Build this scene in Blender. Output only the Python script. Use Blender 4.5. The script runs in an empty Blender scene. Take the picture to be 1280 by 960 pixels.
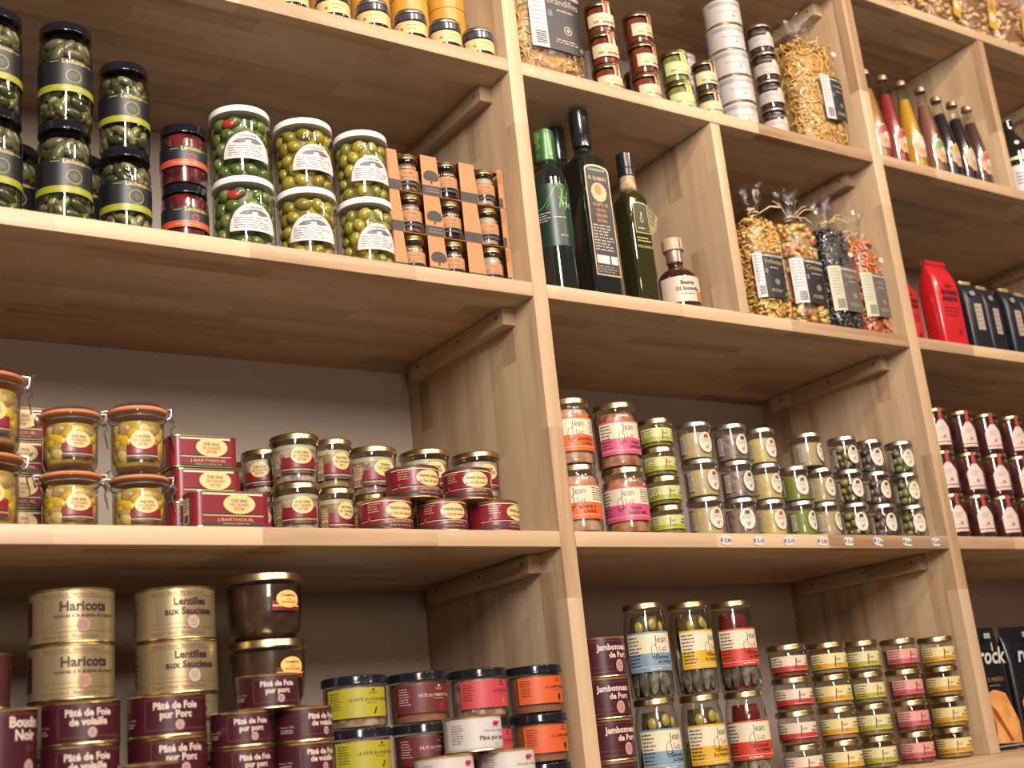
import bpy, bmesh, math, random
from mathutils import Vector, Matrix
R_ = random.Random(7)
SC = bpy.context.scene
PI = math.pi
# ------------------------------------------------------------------ camera
CAM = dict(f=1577.6, yaw=0.6034, pitch=0.2846, roll=-0.1026, loc=(-1.3434, -1.8, -0.8461))
cy_, sy_ = math.cos(CAM['yaw']), math.sin(CAM['yaw']); cp_, sp_ = math.cos(CAM['pitch']), math.sin(CAM['pitch'])
cr_, sr_ = math.cos(CAM['roll']), math.sin(CAM['roll'])
fwd = Vector((sy_*cp_, cy_*cp_, sp_)); rgt = Vector((cy_, -sy_, 0)); upv = rgt.cross(fwd)
r2 = cr_*rgt + sr_*upv; u2 = -sr_*rgt + cr_*upv
cd = bpy.data.cameras.new('camera'); cam = bpy.data.objects.new('camera', cd); SC.collection.objects.link(cam)
M = Matrix((r2, u2, -fwd)).transposed().to_4x4(); M.translation = Vector(CAM['loc']); cam.matrix_world = M
cd.sensor_fit = 'HORIZONTAL'; cd.sensor_width = 36; cd.lens = CAM['f']/1280*36
cd.clip_start = .05; cd.clip_end = 50
cd.dof.use_dof = True; cd.dof.focus_distance = 2.25; cd.dof.aperture_fstop = 4.0
SC.camera = cam
# ------------------------------------------------------------------ light
SC.view_settings.view_transform = 'Standard'; SC.view_settings.look = 'None'
SC.view_settings.gamma = 1; SC.view_settings.use_curve_mapping = False
SC.view_settings.exposure = 0.66
w = bpy.data.worlds.new('world'); SC.world = w; w.use_nodes = True
w.node_tree.nodes['Background'].inputs[0].default_value = (0.66, 0.50, 0.46, 1)
_n = w.node_tree; _tc = _n.nodes.new('ShaderNodeTexCoord'); _s = _n.nodes.new('ShaderNodeSeparateXYZ'); _m = _n.nodes.new('ShaderNodeMapRange')
_m.inputs['From Min'].default_value = -.4; _m.inputs['From Max'].default_value = .4; _m.inputs['To Min'].default_value = .17; _m.inputs['To Max'].default_value = .085
_n.links.new(_tc.outputs['Generated'], _s.inputs[0]); _n.links.new(_s.outputs['Z'], _m.inputs['Value']); _n.links.new(_m.outputs[0], _n.nodes['Background'].inputs[1])
def area(name, loc, target, sx, sy, power, col):
    l = bpy.data.lights.new(name, 'AREA'); l.shape = 'RECTANGLE'; l.size = sx; l.size_y = sy; l.energy = power; l.color = col
    o = bpy.data.objects.new(name, l); SC.collection.objects.link(o); o.location = loc
    o.rotation_euler = (Vector(target)-Vector(loc)).to_track_quat('-Z', 'Y').to_euler(); return o
area('window_light', (-1.7, -3.7, 1.25), (0.2, .1, -.1), 0.45, 1.5, 172, (1.0, .92, .86))
for _x in (-.7, .7, 2.1): area('shop_light', (_x, -2.6, 2.1), (_x*.7, 0, -.2), .28, .28, 40, (1.0, .82, .64))
area('wall_fill_light', (-0.9, -2.6, -0.35), (-.3, .5, -.2), .5, .25, 6, (1.0, .82, .66))  # added fill, no real fixture: brightens the first bay's back wall
for i in range(5):
    l = bpy.data.lights.new('ceiling_spot', 'POINT'); l.energy = 5; l.color = (1, .74, .48); l.shadow_soft_size = .035
    o = bpy.data.objects.new('ceiling_spot', l); SC.collection.objects.link(o); o.location = (-1.2+i*.75, -2.0-.2*(i % 2), 1.6)
# ------------------------------------------------------------------ materials
MATS = {}
ALB = .80      # overall reflectance level of goods and paint
def mat(name, col=(.8, .8, .8), rough=.5, metal=0, **k):
    if name in MATS: return MATS[name]
    m = bpy.data.materials.new(name); m.use_nodes = True; b = m.node_tree.nodes['Principled BSDF']
    col = tuple(ALB*c for c in col); b.inputs['Base Color'].default_value = (*col, 1); b.inputs['Roughness'].default_value = rough; b.inputs['Metallic'].default_value = metal
    if 'coat' in k: b.inputs['Coat Weight'].default_value = k['coat']; b.inputs['Coat Roughness'].default_value = .08
    if 'spec' in k: b.inputs['Specular IOR Level'].default_value = k['spec']
    if 'noise' in k:   # surface mottling: a second colour patch pattern
        c2, sc = k['noise']; c2 = tuple(ALB*c for c in c2); nt = m.node_tree
        tc = nt.nodes.new('ShaderNodeTexCoord'); no = nt.nodes.new('ShaderNodeTexNoise'); no.inputs['Scale'].default_value = sc; no.inputs['Detail'].default_value = 4
        rp = nt.nodes.new('ShaderNodeValToRGB'); rp.color_ramp.elements[0].position = k.get('p0', .4); rp.color_ramp.elements[1].position = k.get('p1', .6)
        rp.color_ramp.elements[0].color = (*col, 1); rp.color_ramp.elements[1].color = (*c2, 1)
        nt.links.new(tc.outputs['Object'], no.inputs['Vector']); nt.links.new(no.outputs['Fac'], rp.inputs['Fac']); nt.links.new(rp.outputs['Color'], b.inputs['Base Color'])
        bp = nt.nodes.new('ShaderNodeBump'); bp.inputs['Strength'].default_value = k.get('bump', .25); bp.inputs['Distance'].default_value = .002
        nt.links.new(no.outputs['Fac'], bp.inputs['Height']); nt.links.new(bp.outputs['Normal'], b.inputs['Normal'])
    MATS[name] = m; return m
def srgb(h):
    h = h.lstrip('#'); v = [int(h[i:i+2], 16)/255 for i in (0, 2, 4)]
    return tuple(x/12.92 if x <= .04045 else ((x+.055)/1.055)**2.4 for x in v)
def P(h, rough=.5, **k):       # printed paper or enamel of one colour
    return mat('paint_'+h.strip('#')+str(rough), tuple(.68*c for c in srgb(h)), rough, **k)
def clear(name, tint=(1, 1, 1), ior=1.45, rough=.03, bump=None, boost=1.0):
    if name in MATS: return MATS[name]
    m = bpy.data.materials.new(name); m.use_nodes = True; nt = m.node_tree; nt.nodes.clear()
    o = nt.nodes.new('ShaderNodeOutputMaterial'); mx = nt.nodes.new('ShaderNodeMixShader'); t = nt.nodes.new('ShaderNodeBsdfTransparent')
    g = nt.nodes.new('ShaderNodeBsdfGlossy'); fr = nt.nodes.new('ShaderNodeLayerWeight'); fr.inputs['Blend'].default_value = .5; f0 = ((ior-1)/(ior+1))**2; pw = nt.nodes.new('ShaderNodeMath'); pw.operation = 'POWER'; pw.inputs[1].default_value = 4.5; sc_ = nt.nodes.new('ShaderNodeMath'); sc_.operation = 'MULTIPLY_ADD'; sc_.inputs[1].default_value = .9*(1-f0); sc_.inputs[2].default_value = f0*1.1
    t.inputs[0].default_value = (*tint, 1); g.inputs['Roughness'].default_value = rough; g.inputs['Color'].default_value = (1, 1, 1, 1)
    ml = nt.nodes.new('ShaderNodeMath'); ml.operation = 'MULTIPLY'; ml.inputs[1].default_value = boost; ml.use_clamp = True
    nt.links.new(fr.outputs['Facing'], pw.inputs[0]); nt.links.new(pw.outputs[0], sc_.inputs[0]); nt.links.new(sc_.outputs[0], ml.inputs[0]); nt.links.new(ml.outputs[0], mx.inputs[0]); nt.links.new(t.outputs[0], mx.inputs[1]); nt.links.new(g.outputs[0], mx.inputs[2]); nt.links.new(mx.outputs[0], o.inputs[0])
    if not bump:
        ed = nt.nodes.new('ShaderNodeMath'); ed.operation = 'POWER'; ed.inputs[1].default_value = 2.6; nt.links.new(fr.outputs['Facing'], ed.inputs[0])
        mc = nt.nodes.new('ShaderNodeMix'); mc.data_type = 'RGBA'; mc.inputs[6].default_value = (*tint, 1); mc.inputs[7].default_value = (.20, .20, .19, 1); nt.links.new(ed.outputs[0], mc.inputs[0]); nt.links.new(mc.outputs[2], t.inputs[0])  # edge-on darkening painted into the tint, standing in for refracted dark surroundings
    if bump:
        tc = nt.nodes.new('ShaderNodeTexCoord'); no = nt.nodes.new('ShaderNodeTexNoise'); no.inputs['Scale'].default_value = bump[0]; no.inputs['Detail'].default_value = 3; no.inputs['Distortion'].default_value = 1.5
        bp = nt.nodes.new('ShaderNodeBump'); bp.inputs['Strength'].default_value = bump[1]; bp.inputs['Distance'].default_value = .01
        nt.links.new(tc.outputs['Object'], no.inputs['Vector']); nt.links.new(no.outputs['Fac'], bp.inputs['Height'])
        nt.links.new(bp.outputs['Normal'], g.inputs['Normal']); nt.links.new(bp.outputs['Normal'], fr.inputs['Normal'])
    MATS[name] = m; return m
GLASS = clear('clear_glass', (.93, .95, .93), 1.5)
FILM = clear('cellophane', (.98, .98, .98), 1.4, .10, (34, .8), 1.1)
def wood(name, axis, tone=1.0):
    m = bpy.data.materials.new(name); m.use_nodes = True; nt = m.node_tree; b = nt.nodes['Principled BSDF']
    N = nt.nodes.new; L = nt.links.new
    tc = N('ShaderNodeTexCoord'); s = N('ShaderNodeSeparateXYZ'); L(tc.outputs['Object'], s.inputs[0])
    l = s.outputs['X'] if axis == 'x' else (s.outputs['Z'] if axis == 'z' else s.outputs['Y'])
    wv = s.outputs['Y'] if axis != 'y' else s.outputs['Z']; t = s.outputs['Z'] if axis == 'x' else s.outputs['X']
    def ma(op, a, bb, cc=None):
        n = N('ShaderNodeMath'); n.operation = op
        for i, v in enumerate((a, bb, cc)):
            if v is None: continue
            if isinstance(v, (int, float)): n.inputs[i].default_value = v
            else: L(v, n.inputs[i])
        return n.outputs[0]
    row = ma('FLOOR', ma('MULTIPLY_ADD', wv, 1/.047, .35), 0)
    wn = N('ShaderNodeTexWhiteNoise'); wn.noise_dimensions = '1D'; L(row, wn.inputs['W'])
    seg = ma('FLOOR', ma('ADD', ma('MULTIPLY', l, 1/.31), ma('MULTIPLY', wn.outputs['Value'], 5.0)), 0)
    cb = N('ShaderNodeCombineXYZ'); L(row, cb.inputs[0]); L(seg, cb.inputs[1])
    w2 = N('ShaderNodeTexWhiteNoise'); w2.noise_dimensions = '2D'; L(cb.outputs[0], w2.inputs['Vector'])
    g = N('ShaderNodeCombineXYZ'); L(ma('ADD', ma('MULTIPLY', l, 2.2), ma('MULTIPLY', w2.outputs['Value'], 9)), g.inputs[0]); L(ma('MULTIPLY', wv, 38.0), g.inputs[1]); L(ma('MULTIPLY', t, 38.0), g.inputs[2])
    no = N('ShaderNodeTexNoise'); no.inputs['Scale'].default_value = 1.0; no.inputs['Detail'].default_value = 5; no.inputs['Distortion'].default_value = .35; L(g.outputs[0], no.inputs['Vector'])
    mixf = ma('ADD', ma('MULTIPLY', no.outputs['Fac'], .75), ma('MULTIPLY', w2.outputs['Value'], .45))
    rp = N('ShaderNodeValToRGB'); L(mixf, rp.inputs['Fac'])
    e = rp.color_ramp.elements; e[0].position = .25; e[1].position = .85
    e[0].color = (.215*tone, .125*tone, .068*tone, 1); e[1].color = (.44*tone, .318*tone, .200*tone, 1)
    k = e.new(.5); k.color = (.362*tone, .243*tone, .145*tone, 1)
    L(rp.outputs['Color'], b.inputs['Base Color']); b.inputs['Roughness'].default_value = .42; b.inputs['Specular IOR Level'].default_value = .35
    return m
WX, WY, WZ = wood('wood_along_x', 'x'), wood('wood_along_y', 'y', .95), wood('wood_along_z', 'z')
GOLD = mat('gold_lid', (.62, .47, .24), .28, 1); BRASS = mat('tin_gold', (.70, .56, .30), .3, 1)
SILV = mat('silver_lid', (.62, .58, .53), .36, 1, noise=((.5, .46, .42), 60), bump=.05)
BLKL = mat('black_lid', (.008, .008, .012), .14, 0, spec=.45); WHTL = mat('white_lid', (.80, .78, .75), .3, 0, coat=.4)
WIRE = mat('steel_wire', (.62, .60, .56), .25, 1)
CREAM = P('#f3e4c4'); WHITE = P('#ece6e2'); INK = P('#1d1820', .6); DARKINK = P('#3a2a2c', .6)
# ------------------------------------------------------------------ object helpers
COL = SC.collection
def link(name, me, parent=None):
    o = bpy.data.objects.new(name, me); COL.objects.link(o)
    if parent is not None: o.parent = parent
    return o
def root(name, loc=(0, 0, 0), rz=0):
    o = bpy.data.objects.new(name, None); COL.objects.link(o); o.location = loc; o.rotation_euler = (0, 0, rz); o.empty_display_size = .02; return o
def tag(o, label=None, cat=None, group=None, kind=None):
    if label: o['label'] = label
    if cat: o['category'] = cat
    if group: o['group'] = group
    if kind: o['kind'] = kind
    return o
class MB:
    def __init__(s): s.bm = bmesh.new(); s.mats = []
    def mi(s, m):
        if m not in s.mats: s.mats.append(m)
        return s.mats.index(m)
    def face(s, vs, m, smooth=False):
        try: f = s.bm.faces.new(vs)
        except ValueError: return
        f.material_index = s.mi(m); f.smooth = smooth; return f
    def box(s, x0, x1, y0, y1, z0, z1, m, bev=0):
        vs = [s.bm.verts.new(c) for c in ((x0, y0, z0), (x1, y0, z0), (x1, y1, z0), (x0, y1, z0), (x0, y0, z1), (x1, y0, z1), (x1, y1, z1), (x0, y1, z1))]
        fs = [s.face([vs[i] for i in q], m) for q in ((0, 3, 2, 1), (4, 5, 6, 7), (0, 1, 5, 4), (1, 2, 6, 5), (2, 3, 7, 6), (3, 0, 4, 7))]
        if bev:
            es = list({e for f in fs for e in f.edges}); bmesh.ops.bevel(s.bm, geom=es, offset=bev, segments=2, affect='EDGES', profile=.5)
    def lathe(s, prof, m, seg=32, cx=0, cy=0, cap0=True, cap1=True):
        """prof: (r, z) from bottom to top; m one material or a list, one per span"""
        rings = []
        for r, z in prof:
            rings.append([s.bm.verts.new((cx+r*math.cos(2*PI*i/seg), cy+r*math.sin(2*PI*i/seg), z)) for i in range(seg)])
        for k in range(len(rings)-1):
            mm = m[k] if isinstance(m, list) else m
            for i in range(seg): s.face([rings[k][i], rings[k][(i+1) % seg], rings[k+1][(i+1) % seg], rings[k+1][i]], mm, True)
        if cap0: s.face(rings[0][::-1], m[0] if isinstance(m, list) else m)
        if cap1: s.face(rings[-1], m[-1] if isinstance(m, list) else m)
    def rprism(s, rings, m, cap=True, smooth=True):
        """rings: list of closed loops of 3D points"""
        rr = [[s.bm.verts.new(p) for p in ring] for ring in rings]; n = len(rr[0])
        for k in range(len(rr)-1):
            mm = m[k] if isinstance(m, list) else m
            for i in range(n): s.face([rr[k][i], rr[k][(i+1) % n], rr[k+1][(i+1) % n], rr[k+1][i]], mm, smooth)
        if cap:
            s.face(rr[0][::-1], m[0] if isinstance(m, list) else m); s.face(rr[-1], m[-1] if isinstance(m, list) else m)
    def tube(s, pts, r, m, seg=6):
        pts = [Vector(p) for p in pts]; rings = []
        for i, p in enumerate(pts):
            d = (pts[min(i+1, len(pts)-1)]-pts[max(i-1, 0)]).normalized()
            a = d.orthogonal().normalized() if i == 0 else (ax - d*ax.dot(d)).normalized()
            ax = a; b = d.cross(a)
            rr = r[i] if isinstance(r, (list, tuple)) else r
            rings.append([p+rr*(math.cos(2*PI*k/seg)*a+math.sin(2*PI*k/seg)*b) for k in range(seg)])
        s.rprism(rings, m)
    def blob(s, c, rad, m, rot=None, sub=2, jit=0):
        res = bmesh.ops.create_icosphere(s.bm, subdivisions=sub, radius=1)
        mt = Matrix.Translation(c) @ (rot or Matrix.Identity(4)) @ Matrix.Diagonal((*rad, 1))
        for v in res['verts']:
            if jit: v.co *= 1+R_.uniform(-jit, jit)
            v.co = mt @ v.co
        k = s.mi(m)
        for f in {f for v in res['verts'] for f in v.link_faces}: f.material_index = k; f.smooth = True
    def mesh(s, name, sharp=35):
        me = bpy.data.meshes.new(name); bmesh.ops.recalc_face_normals(s.bm, faces=s.bm.faces) if sharp else None
        s.bm.to_mesh(me); s.bm.free()
        for m in s.mats: me.materials.append(m)
        if sharp: me.set_sharp_from_angle(angle=math.radians(sharp))
        return me
    def build(s, name, parent=None, sharp=35): return link(name, s.mesh(name, sharp), parent)
# ------------------------------------------------------------------ printed labels
_txt = {}
def text_faces(st, bold=0.0):
    key = (st, bold)
    if key in _txt: return _txt[key]
    c = bpy.data.curves.new('t', 'FONT'); c.body = st; c.size = 1; c.align_x = 'CENTER'; c.resolution_u = 2; c.offset = bold; c.fill_mode = 'FRONT'
    o = bpy.data.objects.new('t', c); me = o.to_mesh()
    vs = [(v.co.x, v.co.y) for v in me.vertices]; fs = [list(p.vertices) for p in me.polygons]
    o.to_mesh_clear(); bpy.data.objects.remove(o); bpy.data.curves.remove(c)
    _txt[key] = (vs, fs); return vs, fs
def Rc(x0, x1, z0, z1, m, l=1): return ('p', [(x0, z0), (x1, z0), (x1, z1), (x0, z1)], m, l)
def El(cx, cz, rx, rz, m, l=2, n=24): return ('p', [(cx+rx*math.cos(2*PI*i/n), cz+rz*math.sin(2*PI*i/n)) for i in range(n)], m, l)
def Pg(pts, m, l=2): return ('p', pts, m, l)
def Tx(st, cx, z, size, m, l=3, bold=0.0, sx=1.0, slant=0): return ('t', st, cx, z, size, m, l, bold, sx, slant)
def Lines(x0, x1, z0, z1, n, m, l=3, th=.35):
    """rows of small print"""
    out = []; dz = (z1-z0)/n
    for i in range(n):
        z = z1-dz*(i+.5); x = x0; e = x1-(x1-x0)*R_.uniform(0, .3)
        while x < e:
            wd = min(R_.uniform(.08, .3)*(x1-x0), e-x); out.append(Rc(x, x+wd, z-dz*th/2, z+dz*th/2, m, l)); x += wd+.05*(x1-x0)
    return out
def Bars(x0, x1, z0, z1, m, l=3, n=11):
    out = []; x = x0; dx = (x1-x0)/n
    for i in range(n): out.append(Rc(x0+dx*i, x0+dx*(i+R_.choice((.3, .55, .7))), z0, z1, m, l))
    return out
def flat(lst):
    o = []
    for e in lst:
        if isinstance(e, list): o += flat(e)
        else: o.append(e)
    return o
def label_mesh(name, els, rad=None, rot=0, plane=None):
    """els in label space (x right, z up). rad(z)->radius wraps round a round body; plane=(origin, ux, uz, n) lays it flat"""
    mb = MB(); bm = mb.bm
    for e in flat(els):
        if e[0] == 'p': vs = e[1]; fs = [list(range(len(vs)))]; m, l = e[2], e[3]
        else:
            _, st, cx, z, size, m, l, bold, sx, sl = e; tv, fs = text_faces(st, bold)
            vs = [(cx+(x+sl*y)*size*sx, z+y*size) for x, y in tv]
        if rad is not None and isinstance(rad, (int, float)): rf = (lambda z, r=rad: r)
        else: rf = rad
        t = bmesh.new(); bv = [t.verts.new((x, 0, z)) for x, z in vs]
        for f in fs:
            try: t.faces.new([bv[i] for i in f])
            except ValueError: pass
        xs = [v[0] for v in vs]; zs = [v[1] for v in vs]
        if rf:
            st_ = rf(zs[0])*math.radians(7); k0 = math.ceil(min(xs)/st_+1e-6); k1 = math.floor(max(xs)/st_-1e-6)
            for k in range(k0, k1+1):
                bmesh.ops.bisect_plane(t, geom=t.verts[:]+t.edges[:]+t.faces[:], plane_co=(k*st_, 0, 0), plane_no=(1, 0, 0))
        mp = {}
        for v in t.verts:
            x, _, z = v.co
            if rf:
                r = rf(z)+.00025*l; a = -PI/2+x/rf(z)-rot; co = (r*math.cos(a), r*math.sin(a), z)
            else:
                o, ux, uz, n = plane; co = Vector(o)+Vector(ux)*x+Vector(uz)*z+Vector(n)*(.0003*l)
            mp[v] = bm.verts.new(co)
        k = mb.mi(m)
        for f in t.faces:
            try: nf = bm.faces.new([mp[v] for v in f.verts])
            except ValueError: continue
            nf.material_index = k; nf.smooth = bool(rf)
        t.free()
    return mb.mesh(name, 0)
def label(parent, els, rad=None, rot=0, plane=None, name='label', txt=None):
    o = link(name, label_mesh(name, els, rad, rot, plane), parent)
    if txt: o['label'] = txt
    return o
# ------------------------------------------------------------------ copying
def dup(o, loc, rz=None, scale=None):
    c = o.copy(); COL.objects.link(c); c.location = loc
    if rz is not None: c.rotation_euler = (0, 0, rz)
    if scale is not None: c.scale = scale
    for ch in list(o.children):
        d = ch.copy(); COL.objects.link(d); d.parent = c
        for g in list(ch.children):
            e = g.copy(); COL.objects.link(e); e.parent = d
    return c
KIND = {}
def put(kind, make, loc, rz, label_, cat, group=None, scale=None):
    """first time: build the thing; afterwards: copy it with its parts"""
    if kind not in KIND:
        o = make(); KIND[kind] = o; o.location = loc; o.rotation_euler = (0, 0, rz)
        if scale: o.scale = scale
    else:
        o = dup(KIND[kind], loc, rz, scale or (1, 1, 1))
    if len(label_.split()) > 16: print('LONG LABEL', label_)
    return tag(o, label_, cat, group)
ORD = {1: [''], 2: ['upper', 'lower'], 3: ['top', 'middle', 'bottom'], 4: ['top', 'second from top', 'third from top', 'bottom'], 5: ['top', 'second from top', 'middle', 'fourth from top', 'bottom']}
EPS = .0006
def stack(kind, make, X, Y, Z, n, h, txt, cat, group, rots=None, skip=(), jit=4, jx=.0012, scale=None, ords=None):
    """n of a kind, one on top of the other; txt uses {o} for the place in the stack"""
    out = []
    for i in range(n):            # i = 0 is the top
        if i in skip: continue
        rz = math.radians(-(rots[i] if rots else 0)+R_.uniform(-jit, jit))
        z = Z+(n-1-i)*(h+EPS)+EPS
        o = put(kind, make, (X+R_.uniform(-jx, jx), Y+R_.uniform(-jx, jx), z), rz, txt.format(o=(ords or ORD[n])[i]), cat, group, scale)
        out.append(o)
    return out
# ------------------------------------------------------------------ shelving
XAl, XAr, XBl, XBr, XCl, XCr, XDl, XDr = -.0331, 0, 1.0302, 1.0658, .4991, .5261, 1.5836, 1.6074
Z0, Z1, Z2, Z3, Z4 = .9593, .4765, 0., -.4742, -.9446
TH, D = .0286, .5003; FL = -1.85
XLl, XLr, XEl, XEr = -1.1320, -1.0970, 2.0960, 2.1310
mb = MB(); mb.box(-4, 4.6, D, D+.1, FL, 2.3, mat('wall_paint', (.43, .345, .275), .75, 0, noise=((.45, .36, .29), 3), bump=.03)); o = mb.build('wall_back'); tag(o, kind='structure')
mb = MB(); mb.box(-4, 4.6, -5, D+.1, FL-.1, FL, mat('floor_tile', (.16, .13, .11), .4, 0, noise=((.13, .105, .09), 5))); o = mb.build('floor'); tag(o, kind='structure')
unit = root('shelving_unit', (0, 0, FL)); tag(unit, 'light wooden shelving unit filled with jars, tins, bottles and bags', 'shelving')
def upart(name, mb):
    o = mb.build(name, unit); o.location = (0, 0, -FL); return o
bv = .0016
for x0, x1 in ((XLl, XLr), (XAl, XAr), (XBl, XBr), (XEl, XEr)):
    mb = MB(); mb.box(x0, x1, 0, D, Z4, 1.5, WZ, bv); upart('upright', mb)
cols = ((XLr, XAl), (XAr, XBl), (XBr, XEl))
for z in (Z0, Z1, Z2, Z3):
    for x0, x1 in cols:
        mb = MB(); mb.box(x0, x1, .0004, D, z-TH, z, WX, bv); upart('shelf_board', mb)
mb = MB(); mb.box(XLl-.3, XEr+.3, -.235, D, Z4-.03, Z4, WX, bv); upart('counter_board', mb)
mb = MB(); mb.box(XLl-.28, XEr+.28, -.2, D, FL, Z4-.03, wood('cabinet_wood', 'x', .8), .002); upart('base_cabinet', mb)
mb = MB(); mb.box(XCl, XCr, .001, D, Z2, Z1-TH-.0012, WZ, bv); upart('divider', mb)
mb = MB(); mb.box(XDl, XDr, .001, D, Z1, Z0-TH-.0012, WZ, bv); upart('divider', mb)
SCR = mat('screw_hole', (.10, .07, .05), .5, .3)
for x1 in (XAl, XBl, XEl):
    for z in (Z0, Z1, Z2, Z3):
        mb = MB(); zt = z-TH; x0 = x1-.0285; c = upart
        mb.box(x0, x1, .068, .44, zt-.0355, zt-.0006, WY, .0015)
        cl = c('cleat', mb)
        for yy in (.09, .235, .4):
            m2 = MB(); rr_ = [[(x0-dx, yy+q*math.cos(a), zt-.015+q*math.sin(a)) for a in [2*PI*i/12 for i in range(12)]] for dx, q in ((0, .0036), (.0006, .0036), (.0007, .0020), (.0003, .0018))]
            m2.rprism(rr_, SCR); m2.build('screw', cl)
mb = MB(); vs = [mb.bm.verts.new((-.49+.004*math.cos(a), .06+.004*math.sin(a), Z1-TH-.0004)) for a in [2*PI*i/12 for i in range(12)]]; mb.face(vs, mat('screw_head', (.5, .48, .45), .3, 1)); upart('screw', mb)
# ------------------------------------------------------------------ vessels
def prof_scale(prof, dr, z0, z1):
    """the same outline moved in by dr and cut to z0..z1"""
    def rad(z):
        for (ra, za), (rb, zb) in zip(prof, prof[1:]):
            if za <= z <= zb: return ra+(rb-ra)*((z-za)/(zb-za) if zb > za else 0)
        return prof[-1][0] if z > prof[-1][1] else prof[0][0]
    zs = sorted({z0, z1, *[z for _, z in prof if z0 < z < z1]})
    return [(max(rad(z)-dr, .002), z) for z in zs]
def lid_mesh(parent, r, z, lh, m, name='lid', ribs=False):
    mb = MB(); mb.lathe([(r-.0035, z+.0004), (r+.0002, z), (r+.0006, z+.001), (r+.0004, z+.0024), (r, z+.003), (r, z+lh-.0022), (r-.0008, z+lh-.0008), (r-.0024, z+lh), (r-.0045, z+lh-.0012), (r*.5, z+lh-.0014)], m, 36)
    return mb.build(name, parent)
def jar(rt, prof, fill, cont, lid, lh, h, lr, glass=GLASS, cname='contents', cont0=.003, dr=.0036):
    mb = MB(); mb.lathe(prof+[(lr-.002, h-lh+.002)], glass, 36, cap1=False); b = mb.build('glass_body', rt)
    if cont is not None:
        mb = MB(); mb.lathe(prof_scale(prof, dr, cont0, fill), cont, 32); mb.build(cname, rt)
    lid_mesh(rt, lr, h-lh, lh, lid)
def tin(rt, r, h, m, rim=BRASS, name='can_body'):
    mb = MB(); mm = [rim, rim, rim, m, m, m, rim, rim, rim, rim, rim]
    mb.lathe([(r-.004, .0012), (r-.0012, 0), (r+.0002, .0008), (r-.0004, .0026), (r-.0012, .0034), (r-.0012, h/2), (r-.0012, h-.0038), (r-.0004, h-.003), (r+.0002, h-.001), (r-.001, h), (r-.0035, h-.0025), (r*.6, h-.0028)], mm, 40)
    return mb.build(name, rt)
def seal(x, z, rx, rz, m=P('#d7a59a'), m2=P('#8d5a5c')):
    return [El(x, z, rx, rz, m, 3), *[Rc(x-rx*.6, x+rx*.6, z+rz*k-.0004, z+rz*k+.0003, m2, 4) for k in (-.45, -.15, .15, .45)]]
# --- tall black pickle jar
def olive_fill(rt, rin, z0, z1, cols, size, name, nper=None, elong=1.25, seed=1):
    rr = random.Random(seed); mb = MB(); rc = rin-size*.95
    nz = int((z1-z0)/(size*1.75)); n = nper or int(2*PI*rc/(size*2.1))
    for k in range(nz):
        for i in range(n):
            a = 2*PI*(i+.5*(k % 2)+rr.uniform(-.2, .2))/n; z = z0+size*.9+(z1-z0-size*1.8)*k/max(nz-1, 1)+rr.uniform(-.15, .15)*size
            s = size*rr.uniform(.85, 1.08); c = cols[rr.randrange(len(cols))]; tl = rr.uniform(-1.2, 1.2)
            rot = Matrix.Rotation(a, 4, 'Z') @ Matrix.Rotation(tl, 4, 'X'); hv = s*math.sqrt((elong*.95*math.sin(tl))**2+(.92*math.cos(tl))**2); z = min(max(z, z0+hv), z1-hv)
            rcc = rc-rr.uniform(0, .12)*size
            mb.blob((rcc*math.cos(a), rcc*math.sin(a), z), (s*.92, s*elong*.95, s*.92), c, rot, 2)
    o = mb.build(name, rt, 0); tag(o, kind='stuff'); return o
LIME = P('#a6a82a', .4); CORAL = P('#d8523c', .4); BLACKP = P('#15171f', .45); GOLDP = P('#c9b46a', .4)
def black_jar(h, r, band, cont, ring):
    def mk():
        rt = root('pickle_jar'); prof = [(r-.005, 0), (r-.001, .003), (r, .008), (r, h*.74), (r-.0015, h*.80), (r-.006, h*.855), (r-.006, h-.014)]
        jar(rt, prof, h*.86, cont[0], BLKL, .0165, h, r-.0018, dr=.013 if cont[1] else .0026)
        if cont[1]: olive_fill(rt, r-.0022, .006, h*.84, cont[1], .0100, 'pickles', elong=1.9, seed=3)
        zb = h*.27; zt = h*.60; k = r/.042
        els = [Rc(-.075*k, .075*k, zb, zt, BLACKP, 1), Rc(-.075*k, .075*k, zb, zb+.0115, band, 2), *Bars(-.03, .05*k, zb+.004, zb+.0065, mat('paint_dim', (.35, .36, .05), .5), 3, 22),
               Tx('Lechoux', .003, zt-.008, .0105, GOLDP, 3, .03), Rc(-.034, -.02, zt-.0055, zt-.0045, GOLDP, 3), Rc(.021, .036, zt-.0055, zt-.0045, GOLDP, 3)]
        zc = zb+.0115+(zt-.012-zb-.0115)*.48; q = min(.0125, (zt-.012-zb-.0115)*.48)
        els += [El(.003, zc, q, q, ring, 2), El(.003, zc, q-.0013, q-.0013, BLACKP, 3), El(.003, zc, q*.45, q*.45, mat('olive_print', (0.043, 0.050, 0.022), .5), 4)]
        label(rt, els, r+.0003, 0, txt='black label with coloured band and ring'); return rt
    return mk
BRINE = mat('dark_brine', (0.021, 0.021, 0.011), .15, noise=((.10, .09, .035), 45), p0=.45, p1=.65)
PICK = [mat('gherkin_a', (0.069, 0.065, 0.022), .25, noise=((.24, .22, .09), 90)), mat('gherkin_b', (0.043, 0.046, 0.013), .25), mat('gherkin_c', (0.121, 0.108, 0.052), .3)]
REDB = mat('red_pickle', (.16, .015, .02), .2, noise=((.05, .008, .012), 50), bump=.3)
zb2 = Z2
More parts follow.
